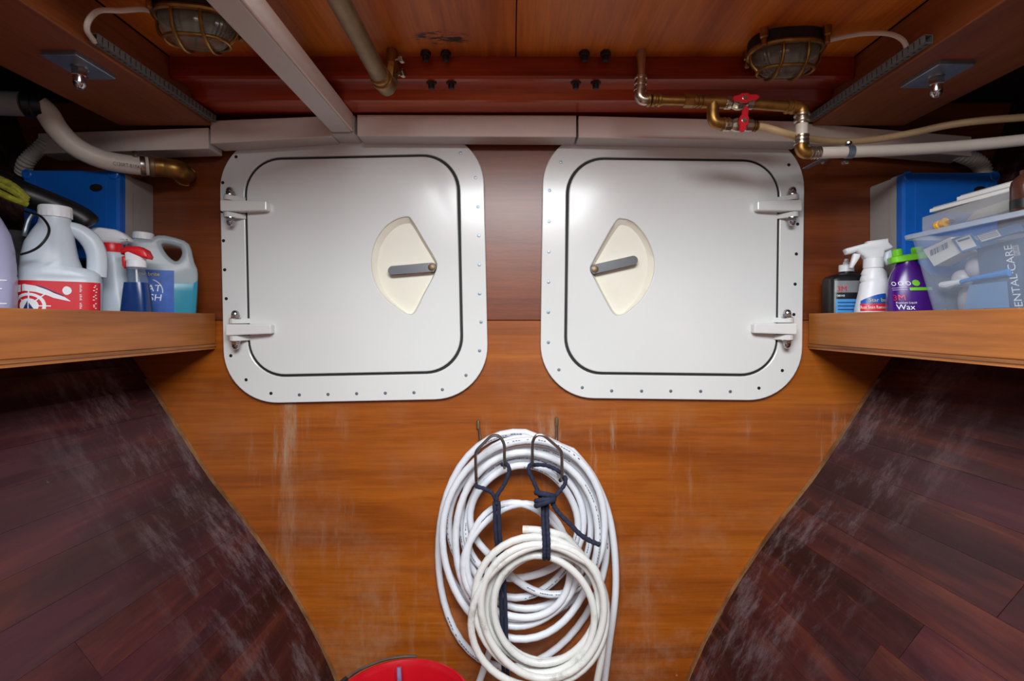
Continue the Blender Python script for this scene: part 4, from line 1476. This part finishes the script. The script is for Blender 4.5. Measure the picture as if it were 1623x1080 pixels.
ink(B.flat([(wx + .0005, wz - .007), (wx + .008, wz - .007), (wx + .0005, wz + .006)], [(0, 1, 2)], .0019), m_navy_ink, lab, 'sail')
# white ribbon sweeping across, with navy line, and a small white badge
def ribbon(B, pts, off):
    vs, fs = [], []
    for i, (x, z0, z1) in enumerate(pts):
        vs += [(x, z0), (x, z1)]
    for i in range(len(pts) - 1):
        fs.append((2 * i, 2 * i + 2, 2 * i + 3, 2 * i + 1))
    return B.flat(vs, fs, off)
ink(ribbon(B, [(-.058, .104, .117), (-.046, .107, .119), (-.030, .105, .116), (-.014, .099, .109), (-.004, .095, .104), (.006, .091, .097), (.016, .089, .090)], .0014), m_white_ink, lab, 'ribbon')
ink(ribbon(B, [(-.030, .1165, .118), (-.018, .111, .1135), (-.006, .1055, .1075), (.004, .0985, .100)], .0016), m_navy_ink, lab, 'ribbon_edge')
ink(disc(B, .010, .109, .0004, .0080, .0014, 20), m_white_ink, lab, 'badge')
m = MB()
for z in (.119, .116, .113, .110, .107, .101, .098, .095, .092, .085, .082, .079, .076, .060, .057, .054):
    w_ = rnd.uniform(.022, .030)
    sub = B.flat([(.029, z), (.029 + w_, z), (.029 + w_, z + .0014), (.029, z + .0014)], [(0, 1, 2, 3)], .0014)
    m.add(sub.v, sub.f)
m.build('small_print', m_white_ink, lab, smooth=0, kind='stuff')

t, B = jug('lavender translucent jug with faint white print beside the red-labelled jug', -0.897, 0.840, 40, m_juglav, -1)
m = MB()
for i, z in enumerate((.118, .104, .094, .080, .066, .052, .040, .030)):
    for a_, b_ in ((-.01, .03), (.033, .052)):
        sub = B.flat([(a_, z), (b_ - .006 * (i % 3), z), (b_ - .006 * (i % 3), z + .0018), (a_, z + .0018)], [(0, 1, 2, 3)], .0014)
        m.add(sub.v, sub.f)
m.build('small_print', m_white_ink, t, smooth=0, kind='stuff')

# trigger heads ----------------------------------------------------------
XZ = RX(90)                                       # outline (x, z) with thickness along y
def slab(pts, th, r, mat, nm, par, mx, lab=None):
    return MB().prism(ccw(pts), [(-th / 2, r), (-th / 2 + r * .4, r * .3), (-th / 2 + r, 0), (th / 2 - r, 0), (th / 2 - r * .4, r * .3), (th / 2, r)], mx=mx @ XZ).build(nm, mat, par, smooth=50, label=lab)

# tall white spray bottle with red collar
t = thing('spray_bottle', 'tall white spray bottle with red collar between the two jugs', 'spray bottle', (-0.846, 1.090, ZS + 0.0005), RZ(12))
B = Body([(0, .066, .044, 3, 0), (.004, .072, .05, 3, 0), (.06, .070, .05, 3, 0), (.09, .063, .047, 2.8, -.002), (.12, .054, .044, 2.6, -.004), (.15, .048, .042, 2.4, -.005), (.175, .047, .042, 2.2, -.005), (.192, .045, .041, 2.1, -.005), (.200, .036, .036, 2, -.005)])
B.mb().build('body', m_jugw, t, smooth=50)
MB().lathe([(.0192, .1985), (.0195, .2), (.0195, .216), (.019, .217)], 28, TR(-.005, 0, 0)).build('collar', m_red, t, label='red collar')
hm = TR(-.005, 0, .2172)
slab([(-.019, 0), (-.024, .008), (-.038, .020), (-.044, .028), (-.040, .0315), (-.017, .0325), (.0105, .029), (.025, .021), (.0367, .0095), (.0357, .005), (.021, .002), (.019, 0)], .030, .006, m_capw, 'spray_head', t, hm)
slab([(-.056, .032), (-.050, .034), (-.043, .024), (-.033, .010), (-.036, .004), (-.042, .010), (-.054, .024)], .012, .003, m_red, 'trigger', t, hm, 'red trigger')
lb = B.patch(-.028, .012, .004, .062, .0008, 10, 6, zf=lambda s: .062 - max(0, s + .02) ** 2 * 28).build('label', m_cream_lab, t, smooth=60)
ink(B.patch(-.028, .012, .058 - .036, .026, .0014, 10, 1), m_navy_ink, lb, 'stripe')

# small blue spray bottle
t = thing('spray_bottle', 'small clear spray bottle of blue liquid with a red and white head', 'spray bottle', (-0.777, 1.060, ZS + 0.0005), RZ(10))
B = Body([(0, .050, .040, 3, 0), (.004, .056, .044, 3, 0), (.07, .054, .043, 3, 0), (.11, .047, .040, 2.6, 0), (.14, .040, .036, 2.2, -.001), (.155, .034, .032, 2, -.001), (.163, .029, .029, 2, -.001)])
B.mb().build('body', m_clear, t, smooth=50)
B.mb(.001, .132, -.0003).build('liquid', m_bluegel, t, smooth=50)
MB().tube([(-.001, 0, .162), (.004, .002, .01)], .0018, 8).build('dip_tube', m_capw, t)
hm = TR(-.001, 0, .1632)
MB().lathe([(.0165, 0), (.0175, .001), (.0175, .014), (.016, .016)], 24, hm).build('collar', m_capw, t)
slab([(-.017, .012), (-.018, .030), (-.008, .035), (.006, .034), (.017, .029), (.018, .025), (.014, .014)], .022, .004, m_capw, 'spray_head', t, hm)
slab([(-.024, .026), (-.025, .036), (-.012, .0435), (.010, .043), (.022, .036), (.028, .023), (.026, .0175), (.014, .0195), (.0, .026), (-.012, .031)], .026, .004, m_red, 'head_cover', t, hm, 'red head cover')
slab([(-.019, .024), (-.025, .022), (-.024, .004), (-.021, -.002), (-.018, .0), (-.018, .014)], .012, .002, m_red, 'trigger', t, hm)
lb = B.patch(-.012, .016, .012, .050, .0008, 10, 4).build('label', m_clear, t, smooth=60)
ink(B.text(')', .030, -.006, .030), m_white_ink, lb, 'lettering')

# boat wash jug, silhouette with a real handle hole
t = thing('plastic_jug', 'half-full jug of teal soap with a blue label and a handle hole', 'jug', (-0.806, 1.178, ZS + 0.0005), RZ(31))
def bw(x, y): return ((x - 862) / 4291 * .86, (1302 - y) / 4291)
out = [bw(*p) for p in ((512, 1296), (506, 1280), (505, 700), (512, 520), (540, 380), (575, 318), (610, 285), (762, 285), (790, 262), (830, 243), (900, 240), (1000, 256), (1085, 280), (1130, 312), (1152, 362), (1166, 430), (1184, 500), (1208, 550), (1216, 600), (1210, 800), (1190, 1100), (1180, 1285), (1172, 1298))]
hol = [bw(*p) for p in ((868, 330), (930, 322), (1035, 345), (1058, 382), (1054, 430), (1022, 478), (985, 484), (930, 442), (890, 388))]
hol = [tuple(p[:2]) for p in spline([(x, y, 0) for x, y in ccw(hol)], 3, True)]
def pil(poly, th, r):
    return [(-th / 2, r), (-th / 2 + r * .3, r * .3), (-th / 2 + r, 0), (th / 2 - r, 0), (th / 2 - r * .3, r * .3), (th / 2, r)]
MB().prism(ccw(out), pil(out, .060, .009), [hol], mx=XZ).build('body', m_jugc, t, smooth=50)
lev = bw(0, 672)[1]
liq = [(x, z) for x, z in out if z < lev]
liq = ccw([(x * 1.004, max(z, .001)) for x, z in liq] + [(bw(1214, 0)[0] * 1.004, lev), (bw(505, 0)[0] * 1.004, lev)])
# order the outline round its centre
cx_ = sum(p[0] for p in liq) / len(liq)
cz_ = sum(p[1] for p in liq) / len(liq)
liq.sort(key=lambda p: math.atan2(p[1] - cz_, p[0] - cx_))
MB().prism(liq, pil(liq, .0608, .009), mx=XZ).build('liquid', m_teal, t, smooth=50)
nx = bw(686, 0)[0]
cap_part(t, 0, 0, .0205, .0155, mx=TR(nx, 0, bw(0, 283)[1]) @ RY(3))
l0, l1 = bw(560, 990), bw(985, 575)
lb = MB().box((l0[0], -.0313, .012), (l1[0], -.0305, l1[1] - .002)).build('label', m_labelblue, t, smooth=0, label='blue printed label')
def flat_text(s, size, x, z, y, mat, par, align_r=False, rot=0, sx=1.0):
    vs, fs = text2d(s, size)
    w_ = max(v[0] for v in vs) * sx
    x0 = x - w_ if align_r else x
    return MB().add([(x0 + a * sx + b * rot, y, z + b) for a, b, _ in vs], fs).build('lettering', mat, par, smooth=0)
p = bw(860, 790)
flat_text('BOAT', .021, p[0], p[1], -.0315, m_white_ink, lb, True, .12)
p = bw(862, 880)
flat_text('WASH', .021, p[0], p[1], -.0315, m_white_ink, lb, True, .12)
p = bw(850, 640)
flat_text('star brite', .0115, p[0], p[1], -.0315, m_yel_ink, lb, True)
m = MB()
for i in range(14):
    a0_, a1_ = R(70 - 5.5 * i), R(70 - 5.5 * (i + 1))
    c = bw(740, 790)
    r0, r1 = .0270, .0285
    m.add([(c[0] + r0 * math.cos(a0_), -.0314, c[1] + r0 * math.sin(a0_)), (c[0] + r1 * math.cos(a0_), -.0314, c[1] + r1 * math.sin(a0_)), (c[0] + r1 * math.cos(a1_), -.0314, c[1] + r1 * math.sin(a1_)), (c[0] + r0 * math.cos(a1_), -.0314, c[1] + r0 * math.sin(a1_))], [(0, 1, 2, 3)])
m.build('arc_line', m_white_ink, lb, smooth=0)

# ------------------------------------------------------------------ gear piled behind the jugs
t = thing('gear_bag', 'black mesh gear bag crammed behind the jugs under yellow-green line', 'bag', (-0.985, 1.03, ZS + 0.001))
rings = []
for i in range(12):
    a = i / 11
    z = ZS + 0.001 + 0.235 * a
    k = (0.4 + 0.6 * math.sin(math.pi * (0.18 + 0.72 * a))) 
    rings.append([(-0.966 - 0.05 * a + 0.050 * k * math.cos(2 * math.pi * j / 24) * (1 + .07 * math.sin(5 * j + i)), 1.060 + 0.070 * k * math.sin(2 * math.pi * j / 24) * (1 + .07 * math.cos(7 * j + 2 * i)), z) for j in range(24)])
MB().loft(rings).build('sack', m_bagblk, t, True, 60)
m = MB()
m.tube(spline([W(52, 338, 1.02), W(45, 350, 1.015), W(40, 366, 1.01), W(38, 374, 1.01)], 5), .0045, 10)
m.build('zip_pull', m_zinc, t, True)
o = MB().tube(spline([W(-60, 268, 0.98), W(-10, 287, 0.99), W(40, 308, 1.00), W(90, 328, 1.03), W(128, 346, 1.05), W(142, 360, 1.06)], 6), [.0235] * 20 + [.024] * 8 + [.022, .018, .012], 16).build('padded_tube', m_black)
tag(o, 'black padded tube lying over the jugs in front of the blue lid', 'tube')
for k, (dy, w_) in enumerate(((0, 0.006), (9, 0.0055), (22, 0.006))):
    pts = spline([W(-30, 270 + dy, 0.955), W(0, 284 + dy, 0.962), W(18, 293 + dy, 0.967), W(33, 305 + dy * .7, 0.972), W(43, 316 + dy * .4, 0.980)], 6)
    o = MB().tube(pts, [w_ * (1 + .08 * (i % 2)) for i in range(len(pts))], 9).build('mooring_line', m_rope_y)
    tag(o, ('uppermost', 'middle', 'lowest')[k] + ' of three yellow-green lines along the black padded tube', 'rope', 'yellow-green lines over the gear bag')
o = MB().tube(spline([W(33, 403.5, 0.902), W(48, 399, 0.893), W(62, 391, 0.890), W(74, 377, 0.897), W(78, 364, 0.905), W(73, 352, 0.915), W(63, 342, 0.93), W(50, 338, 0.95), W(38, 334, 0.955)], 7), .0021, 8).build('bungee_cord', m_black)
tag(o, 'thin black cord looping over the shoulder of the red-labelled jug', 'cord')

# ------------------------------------------------------------------ right-hand bottles
t = thing('squeeze_bottle', 'black squeeze bottle with silver and blue labels and a white nozzle', 'bottle', (0.7815, 1.196, ZS + 0.0005), RZ(-4))
B = Body([(0, .086, .052, 5, 0), (.004, .092, .058, 5, 0), (.148, .092, .058, 5, 0), (.156, .084, .054, 4, 0), (.161, .060, .044, 3, 0), (.164, .032, .032, 2, 0), (.168, .030, .030, 2, 0)])
B.mb().build('body', m_blackb, t, smooth=40)
cap_part(t, 0, .168, .0155, .016)
MB().lathe([(.007, .184), (.007, .190), (.0045, .192), (.0045, .196), (.003, .198)], 16).build('nozzle', m_capw, t)
lb = B.patch(-.040, .032, .118, .145, .0008, 14, 2).build('label', m_silver, t, smooth=60, label='silver label band')
ink(B.text('3M', .017, -.036, .1205), m_red, lb, 'lettering')
ink(B.text('08048', .0065, -.036, .1085), m_white_ink, lb, 'lettering')
lb = B.patch(-.038, .018, .030, .103, .0008, 14, 2).build('label', m_skylab, t, smooth=60, label='blue label')
m = MB()
for z in (.094, .086, .078, .070):
    sub = B.patch(-.034, .008, z, z + .0022, .0013, 8, 1)
    m.add(sub.v, sub.f)
m.build('small_print', m_navy_ink, lb, smooth=0, kind='stuff')

t = thing('spray_bottle', 'white spray bottle with a blue and red stain remover label', 'spray bottle', (0.800, 1.128, ZS + 0.0005), RZ(-14))
B = Body([(0, .072, .050, 3, 0), (.004, .079, .056, 3, 0), (.05, .079, .056, 3, 0), (.08, .075, .054, 2.9, 0), (.10, .066, .050, 2.7, -.001), (.122, .055, .046, 2.5, -.002), (.135, .052, .045, 2.4, -.002), (.139, .049, .044, 2.4, -.001), (.143, .052, .044, 2.4, -.002), (.150, .049, .043, 2.3, -.002), (.154, .047, .042, 2.3, -.001), (.158, .048, .041, 2.2, -.002), (.166, .040, .037, 2, -.003), (.170, .034, .034, 2, -.003)])
B.mb().build('body', m_capw, t, smooth=50)
MB().lathe([(.0185, .1690), (.0195, .170), (.0190, .190), (.0175, .191)], 28, TR(-.003, 0, 0)).build('collar', m_capw, t, smooth=30)
hm = TR(-.003, 0, .1905)
slab([(-.019, 0), (-.0217, .0057), (-.034, .016), (-.045, .0113), (-.0537, .0105), (-.0580, .0205), (-.0550, .0235), (-.015, .034), (-.014, .0377), (.0254, .0424), (.0264, .034), (.0358, .0226), (.030, .0188), (.019, .015), (.017, 0)], .026, .005, m_capw, 'spray_head', t, hm)
slab([(-.0396, .0123), (-.0264, .0104), (-.028, .002), (-.0415, -.0207), (-.048, -.0198), (-.044, -.0057)], .014, .003, m_capw, 'trigger', t, hm, 'white trigger')
slab([(.020, .012), (.031, .018), (.036, .006), (.030, -.012), (.024, -.016), (.018, -.004)], .020, .004, m_jugw, 'back_shell', t, hm)
lb = B.patch(-.036, .036, .080, .1, .0008, 18, 4, zf=lambda s: .0965 + .016 * math.sin(min(1, max(0, (s + .036) / .072)) * 2.2)).build('label', m_labelblue, t, smooth=60, label='blue label arc')
ink(B.text('Star brite', .0115, -.020, .0945), m_yel_ink, lb, 'lettering')
lr = B.patch(-.037, .037, .0745, .0905, .0011, 18, 2).build('label', m_labelred, t, smooth=60, label='red label band')
ink(B.text('Rust Stain Remover', .0096, -.036, .0795, .0018, .68), m_white_ink, lr, 'lettering')

t = thing('wax_bottle', 'purple wax bottle with a lime green cap leaning on the clear tub', 'bottle', (0.821, 1.040, ZS + 0.0005), RZ(-20))
B = Body([(0, .094, .058, 3.4, 0), (.004, .100, .062, 3.4, 0), (.070, .100, .062, 3.2, 0), (.095, .096, .060, 3.0, -.002), (.115, .088, .057, 2.8, -.005), (.135, .076, .052, 2.6, -.009), (.150, .062, .046, 2.4, -.012), (.162, .046, .040, 2.2, -.014), (.170, .036, .034, 2, -.015), (.176, .034, .034, 2, -.015)])
B.mb().build('body', m_purple, t, smooth=50)
m = MB().prism(rrect(.068, .040, .010, 5), [(.1745, .0015), (.176, 0), (.186, 0), (.188, .002)], mx=TR(-.012, 0, 0) @ TR(0, 0, .18) @ RY(-8) @ TR(0, 0, -.18))
cp = m.build('cap', m_green, t, smooth=30)
for kx, kr, kh in ((-.030, .009, .200), (.004, .010, .203)):
    MB().lathe([(kr, .1865), (kr, kh - .002), (kr * .8, kh)], 16, TR(kx, 0, 0) @ TR(0, 0, .18) @ RY(-8) @ TR(0, 0, -.18)).build('spout', m_green, cp, smooth=30)
ink(B.text('3M', .0165, -.044, .094), m_red, t, 'lettering')
ink(B.text('Premium Liquid', .0052, -.040, .0875), m_white_ink, t, 'lettering')
ink(B.text('Wax', .0150, -.040, .0755), m_white_ink, t, 'lettering')
for i in range(3):
    ink(disc(B, -.037 + .0115 * i, .128, .0030, .0042, .0014, 16), m_white_ink, t, 'icon')
ink(disc(B, -.037 + .0115 * 3 + .001, .1285, .0003, .0062, .0014, 16), m_green, t, 'icon')
ink(B.patch(-.042, -.018, .115, .1155, .0014, 6, 1), m_white_ink, t, 'line')
ink(B.patch(-.042, -.018, .119, .1195, .0014, 6, 1), m_white_ink, t, 'line')
ink(B.patch(-.014, .022, .1135, .1195, .0014, 10, 1), m_green, t, 'strip')
ink(B.flat([(.028, .062), (.044, .062), (.046, .070), (.038, .078), (.034, .070)], [(0, 1, 2, 3, 4)], .0014), m_green, t, 'leaf')

# ------------------------------------------------------------------ clear storage tub and what is in it
def Q(px, py, x):
    d = x * F / (px - 811.5)
    return W(px, py, d)
t = thing('storage_tub', 'clear plastic storage tub packed with toiletries on the shelf', 'tub', (0.86, 0.79, ZS + 0.0005))
zt = HC + 0.157
zb = ZS + 0.0012
top = [(0.762, 0.585), (0.952, 0.585), (0.952, 0.985), (0.762, 0.985)]
bot = [(0.788, 0.625), (0.928, 0.625), (0.928, 0.945), (0.788, 0.945)]
def tubring(k, z, ins=0.0):
    c = [(a[0] + (b[0] - a[0]) * k, a[1] + (b[1] - a[1]) * k) for a, b in zip(bot, top)]
    cx = sum(p[0] for p in c) / 4
    cy = sum(p[1] for p in c) / 4
    w_, h_ = c[1][0] - c[0][0] - ins * 2, c[2][1] - c[1][1] - ins * 2
    return [(x, y, z) for x, y in rrect(w_, h_, 0.018, 5, cx, cy)]
MB().loft([tubring(0, zb), tubring(1, zt)], True, False).build('shell', m_tub, t, True, 40)
MB().loft([tubring(1, zt, -.008), tubring(1, zt + .008, -.009), tubring(1, zt + .008, 0.0), tubring(1, zt, 0.0)], False, False, True).build('rim', m_tubrim, t, True, 30)
def quadbox(pts, x, th, mat, nm, par=None, off=0.0):
    a = [Q(px, py, x) for px, py in pts]
    if par is None or True:
        b = [p + Vector((th, 0, 0)) for p in a]
    return MB().hexa([a[0], a[1], b[1], b[0], a[3], a[2], b[2], b[3]]).build(nm, mat, par, par is not None, 0)
def c1(x, y): return (1440 + x / 4.694, 270 + y / 4.694)
o = quadbox([c1(190, 715), c1(390, 612), c1(310, 500), c1(108, 592)], 0.786, 0.03, m_paper, 'carton')
tag(o, 'white carton with a barcode inside the clear tub', 'carton')
m = MB()
P0, P1, P2 = Q(*c1(165, 640), 0.7856), Q(*c1(300, 575), 0.7856), Q(*c1(195, 690), 0.7856)
bx, by = (P1 - P0), (Q(*c1(160, 612), 0.7856) - P0)
for i in range(16):
    w_ = (0.25 + 0.5 * rnd.random()) / 16
    a = P0 + bx * (i / 16)
    m.add([a, a + bx * w_, a + bx * w_ + by * 1.5, a + by * 1.5], [(0, 1, 2, 3)])
m.build('barcode', m_navy_ink, o, True, 0, kind='stuff')
o = quadbox([c1(390, 615), c1(520, 578), c1(455, 468), c1(318, 512)], 0.782, 0.004, m_ltblue, 'blister_card')
tag(o, 'small blue card with a white panel inside the clear tub', 'card')
c = quadbox([c1(398, 598), c1(505, 565), c1(452, 480), c1(345, 520)], 0.7812, 0.0006, m_paper, 'panel', o)
c = quadbox([c1(370, 535), c1(455, 508), c1(450, 497), c1(364, 524)], 0.7806, 0.0004, m_slate, 'print', o)
o = quadbox([c1(540, 540), c1(840, 450), c1(800, 398), c1(498, 488)], 0.784, 0.006, m_ltblue, 'folded_leaflet')
tag(o, 'light blue folded leaflet with printed lines inside the clear tub', 'leaflet')
c = quadbox([c1(545, 532), c1(690, 490), c1(655, 442), c1(508, 486)], 0.7834, 0.0004, m_paper, 'panel', o)
for i in range(4):
    quadbox([c1(540 - 8 * i, 520 - 10 * i), c1(672 - 8 * i, 481 - 10 * i), c1(670 - 8 * i, 478 - 10 * i), c1(538 - 8 * i, 517 - 10 * i)], 0.7830, 0.0003, m_slate, 'print', o)
# dental care carton standing behind the tub's inboard wall
o = quadbox([(1563, 515), (1662, 505), (1640, 372), (1548, 394)], 0.806, 0.045, m_slate, 'dental_carton')
tag(o, 'slate blue DENTAL CARE carton inside the clear tub', 'carton')
vs, fs = text2d('DENTAL·CARE', 0.0200)
wmax = max(v[0] for v in vs)
b0, b1 = Q(1624, 500, 0.8054), Q(1603, 388, 0.8054)
ux = (b1 - b0) / wmax
uy = Vector((0, 0.94, 0.0))
MB().add([b0 + ux * x + Vector((0, 1, 0)) * y * 0.95 for x, y, _ in vs], fs).build('lettering', m_white_ink, o, True, 0)
quadbox([c1(785, 640), c1(832, 632), c1(815, 555), c1(770, 565)], 0.8054, 0.0003, m_peach, 'badge', o)
vs, fs = text2d('PURE', 0.0085)
b0, b1 = Q(*c1(822, 632), 0.8050), Q(*c1(806, 562), 0.8050)
wmax = max(v[0] for v in vs)
MB().add([b0 + (b1 - b0) / wmax * x + Vector((0, 1, 0)) * y for x, y, _ in vs], fs).build('lettering', m_slate, o, True, 0)
for px, py, r, x, lab_ in ((1556, 424, .0225, .826, 'large frosted ball inside the clear tub'), (1526, 442, .0165, .815, 'smaller frosted ball beside the blue brush in the tub')):
    c = Q(px, py, x)
    o = thing('soap_ball', lab_, 'ball', c)
    MB().ball((0, 0, 0), r, 18).build('ball', m_peach, o, smooth=60)
    MB().lathe([(r * 0.55, -r * .86), (r * .6, -r * .80), (r * .5, -r * .7)], 14).build('base_ring', m_capw, o)
    m_ = Matrix.Identity(4)
o = thing('tooth_brush', 'white-bristled blue brush lying inside the clear tub', 'brush', Q(1530, 445, .796))
MB().tube([Q(1523, 447, .797), Q(1548, 441, .800), Q(1600, 432, .803)], [.0035, .004, .006], 10).build('handle', m_azure, o, True)
MB().tube([Q(1492, 452, .795), Q(1503, 452, .796), Q(1522, 447, .797)], [.0055, .0075, .0045], 10).build('bristles', m_capw, o, True)
o = thing('cotton_pack', 'blue and white soft pack lying at the bottom of the clear tub', 'packet', Q(1550, 475, .82))
rings = []
c = Q(1550, 478, .848)
for i in range(9):
    a = -math.pi / 2 + math.pi * (i + .5) / 9
    rings.append([c + Vector((.028 * math.cos(2 * math.pi * j / 20) * math.cos(a) ** .5, .030 * math.sin(2 * math.pi * j / 20) * math.cos(a) ** .5 * (1 + .05 * math.sin(3 * j)), .030 * math.sin(a))) for j in range(20)])
MB().loft(rings).build('pouch', m_peach, o, True, 60)
MB().hexa([Q(1528, 490, .7945), Q(1600, 488, .7945), Q(1600, 488, .8035), Q(1528, 490, .8035), Q(1536, 452, .7945), Q(1596, 446, .7945), Q(1596, 446, .8035), Q(1536, 452, .8035)])  .build('wrapper', m_wrap, o, True, 0)
# things heaped on top of the tub
o = thing('zip_bag', 'clear zip bag with a yellow fitting, lying on the tub', 'bag', Q(1540, 345, .80))
rows_ = []
N = 10
fr, bk = [], []
m = MB()
for i in range(N + 1):
    for j in range(5):
        u, v_ = i / N, j / 4
        px = 1462 + (1628 - 1462) * u
        py0, py1 = 369 - 38 * u, 345 - 52 * u
        bul = math.sin(math.pi * u) ** .6 * math.sin(math.pi * v_) ** .6 if 0 < u < 1 and 0 < v_ < 1 else 0
        q = Q(px, py0 + (py1 - py0) * v_, 0.800)
        fr.append(q + Vector((-0.008 * bul - .0005 + .002 * math.sin(9 * u + 4 * v_) * bul, 0, 0)))
        bk.append(q + Vector((0.012 * bul + .0005, 0, 0)))
idx = lambda i, j: i * 5 + j
fs = [(idx(i, j), idx(i + 1, j), idx(i + 1, j + 1), idx(i, j + 1)) for i in range(N) for j in range(4)]
m.add(fr, fs)
m.add(bk, [f[::-1] for f in fs])
m.build('film', m_bag, o, True, 50)
m = MB().lathe([(.0085, 0), (.0085, .006), (.0065, .007), (.0065, .013), (.0085, .014), (.0085, .019)], 12, align(Q(1486, 358, .803), Q(1500, 352, .803)))
m.build('fitting', m_yellow, o, True, label='yellow fitting')
MB().tube([Q(1499, 352, .803), Q(1512, 349, .803)], .002, 8).build('pin', m_chrome, o, True)
MB().hexa([Q(1530, 352, .807), Q(1628, 325, .807), Q(1628, 325, .812), Q(1530, 352, .812), Q(1545, 335, .807), Q(1628, 305, .807), Q(1628, 305, .812), Q(1545, 335, .812)]).build('sheet', m_boxgrey, o, True, 0)
o = thing('flat_carton', 'thin white flat carton resting on the zip bag over the tub', 'carton', (0.86, 0.84, HC + 0.216))
A = Q(1473, 337, .822)
MB().box((0.822, 0.55, HC + 0.2145), (0.955, A.y, HC + 0.2215)).build('tray', m_paper, o, True, 0, bevel=0.001)
MB().box((0.826, 0.55, HC + 0.2220), (0.950, A.y - 0.004, HC + 0.2245)).build('flap', m_boxgrey, o, True, 0)
o = thing('flat_carton', 'upper white flat carton stacked on the thin one over the tub', 'carton', (0.87, 0.80, HC + 0.226))
A = Q(1516, 317, .836)
MB().box((0.836, 0.55, HC + 0.2250), (0.955, A.y, HC + 0.2340)).build('tray', m_paper, o, True, 0, bevel=0.001)
MB().box((0.840, 0.55, HC + 0.2345), (0.950, A.y - 0.004, HC + 0.2365)).build('flap', m_boxgrey, o, True, 0)
c = Q(1624, 320, .772)
o = thing('dropper_bottle', 'dark brown bottle with a black label leaning on the zip bag', 'bottle', (c.x + .004, c.y, HC + 0.166))
MB().lathe([(.018, 0), (.0195, .002), (.0195, .038), (.018, .046), (.012, .053), (.0085, .056), (.0085, .062)], 22).build('body', m_brown, o, smooth=40)
MB().lathe([(.0198, .004), (.0198, .018)], 22).build('label', m_black, o, label='black label')
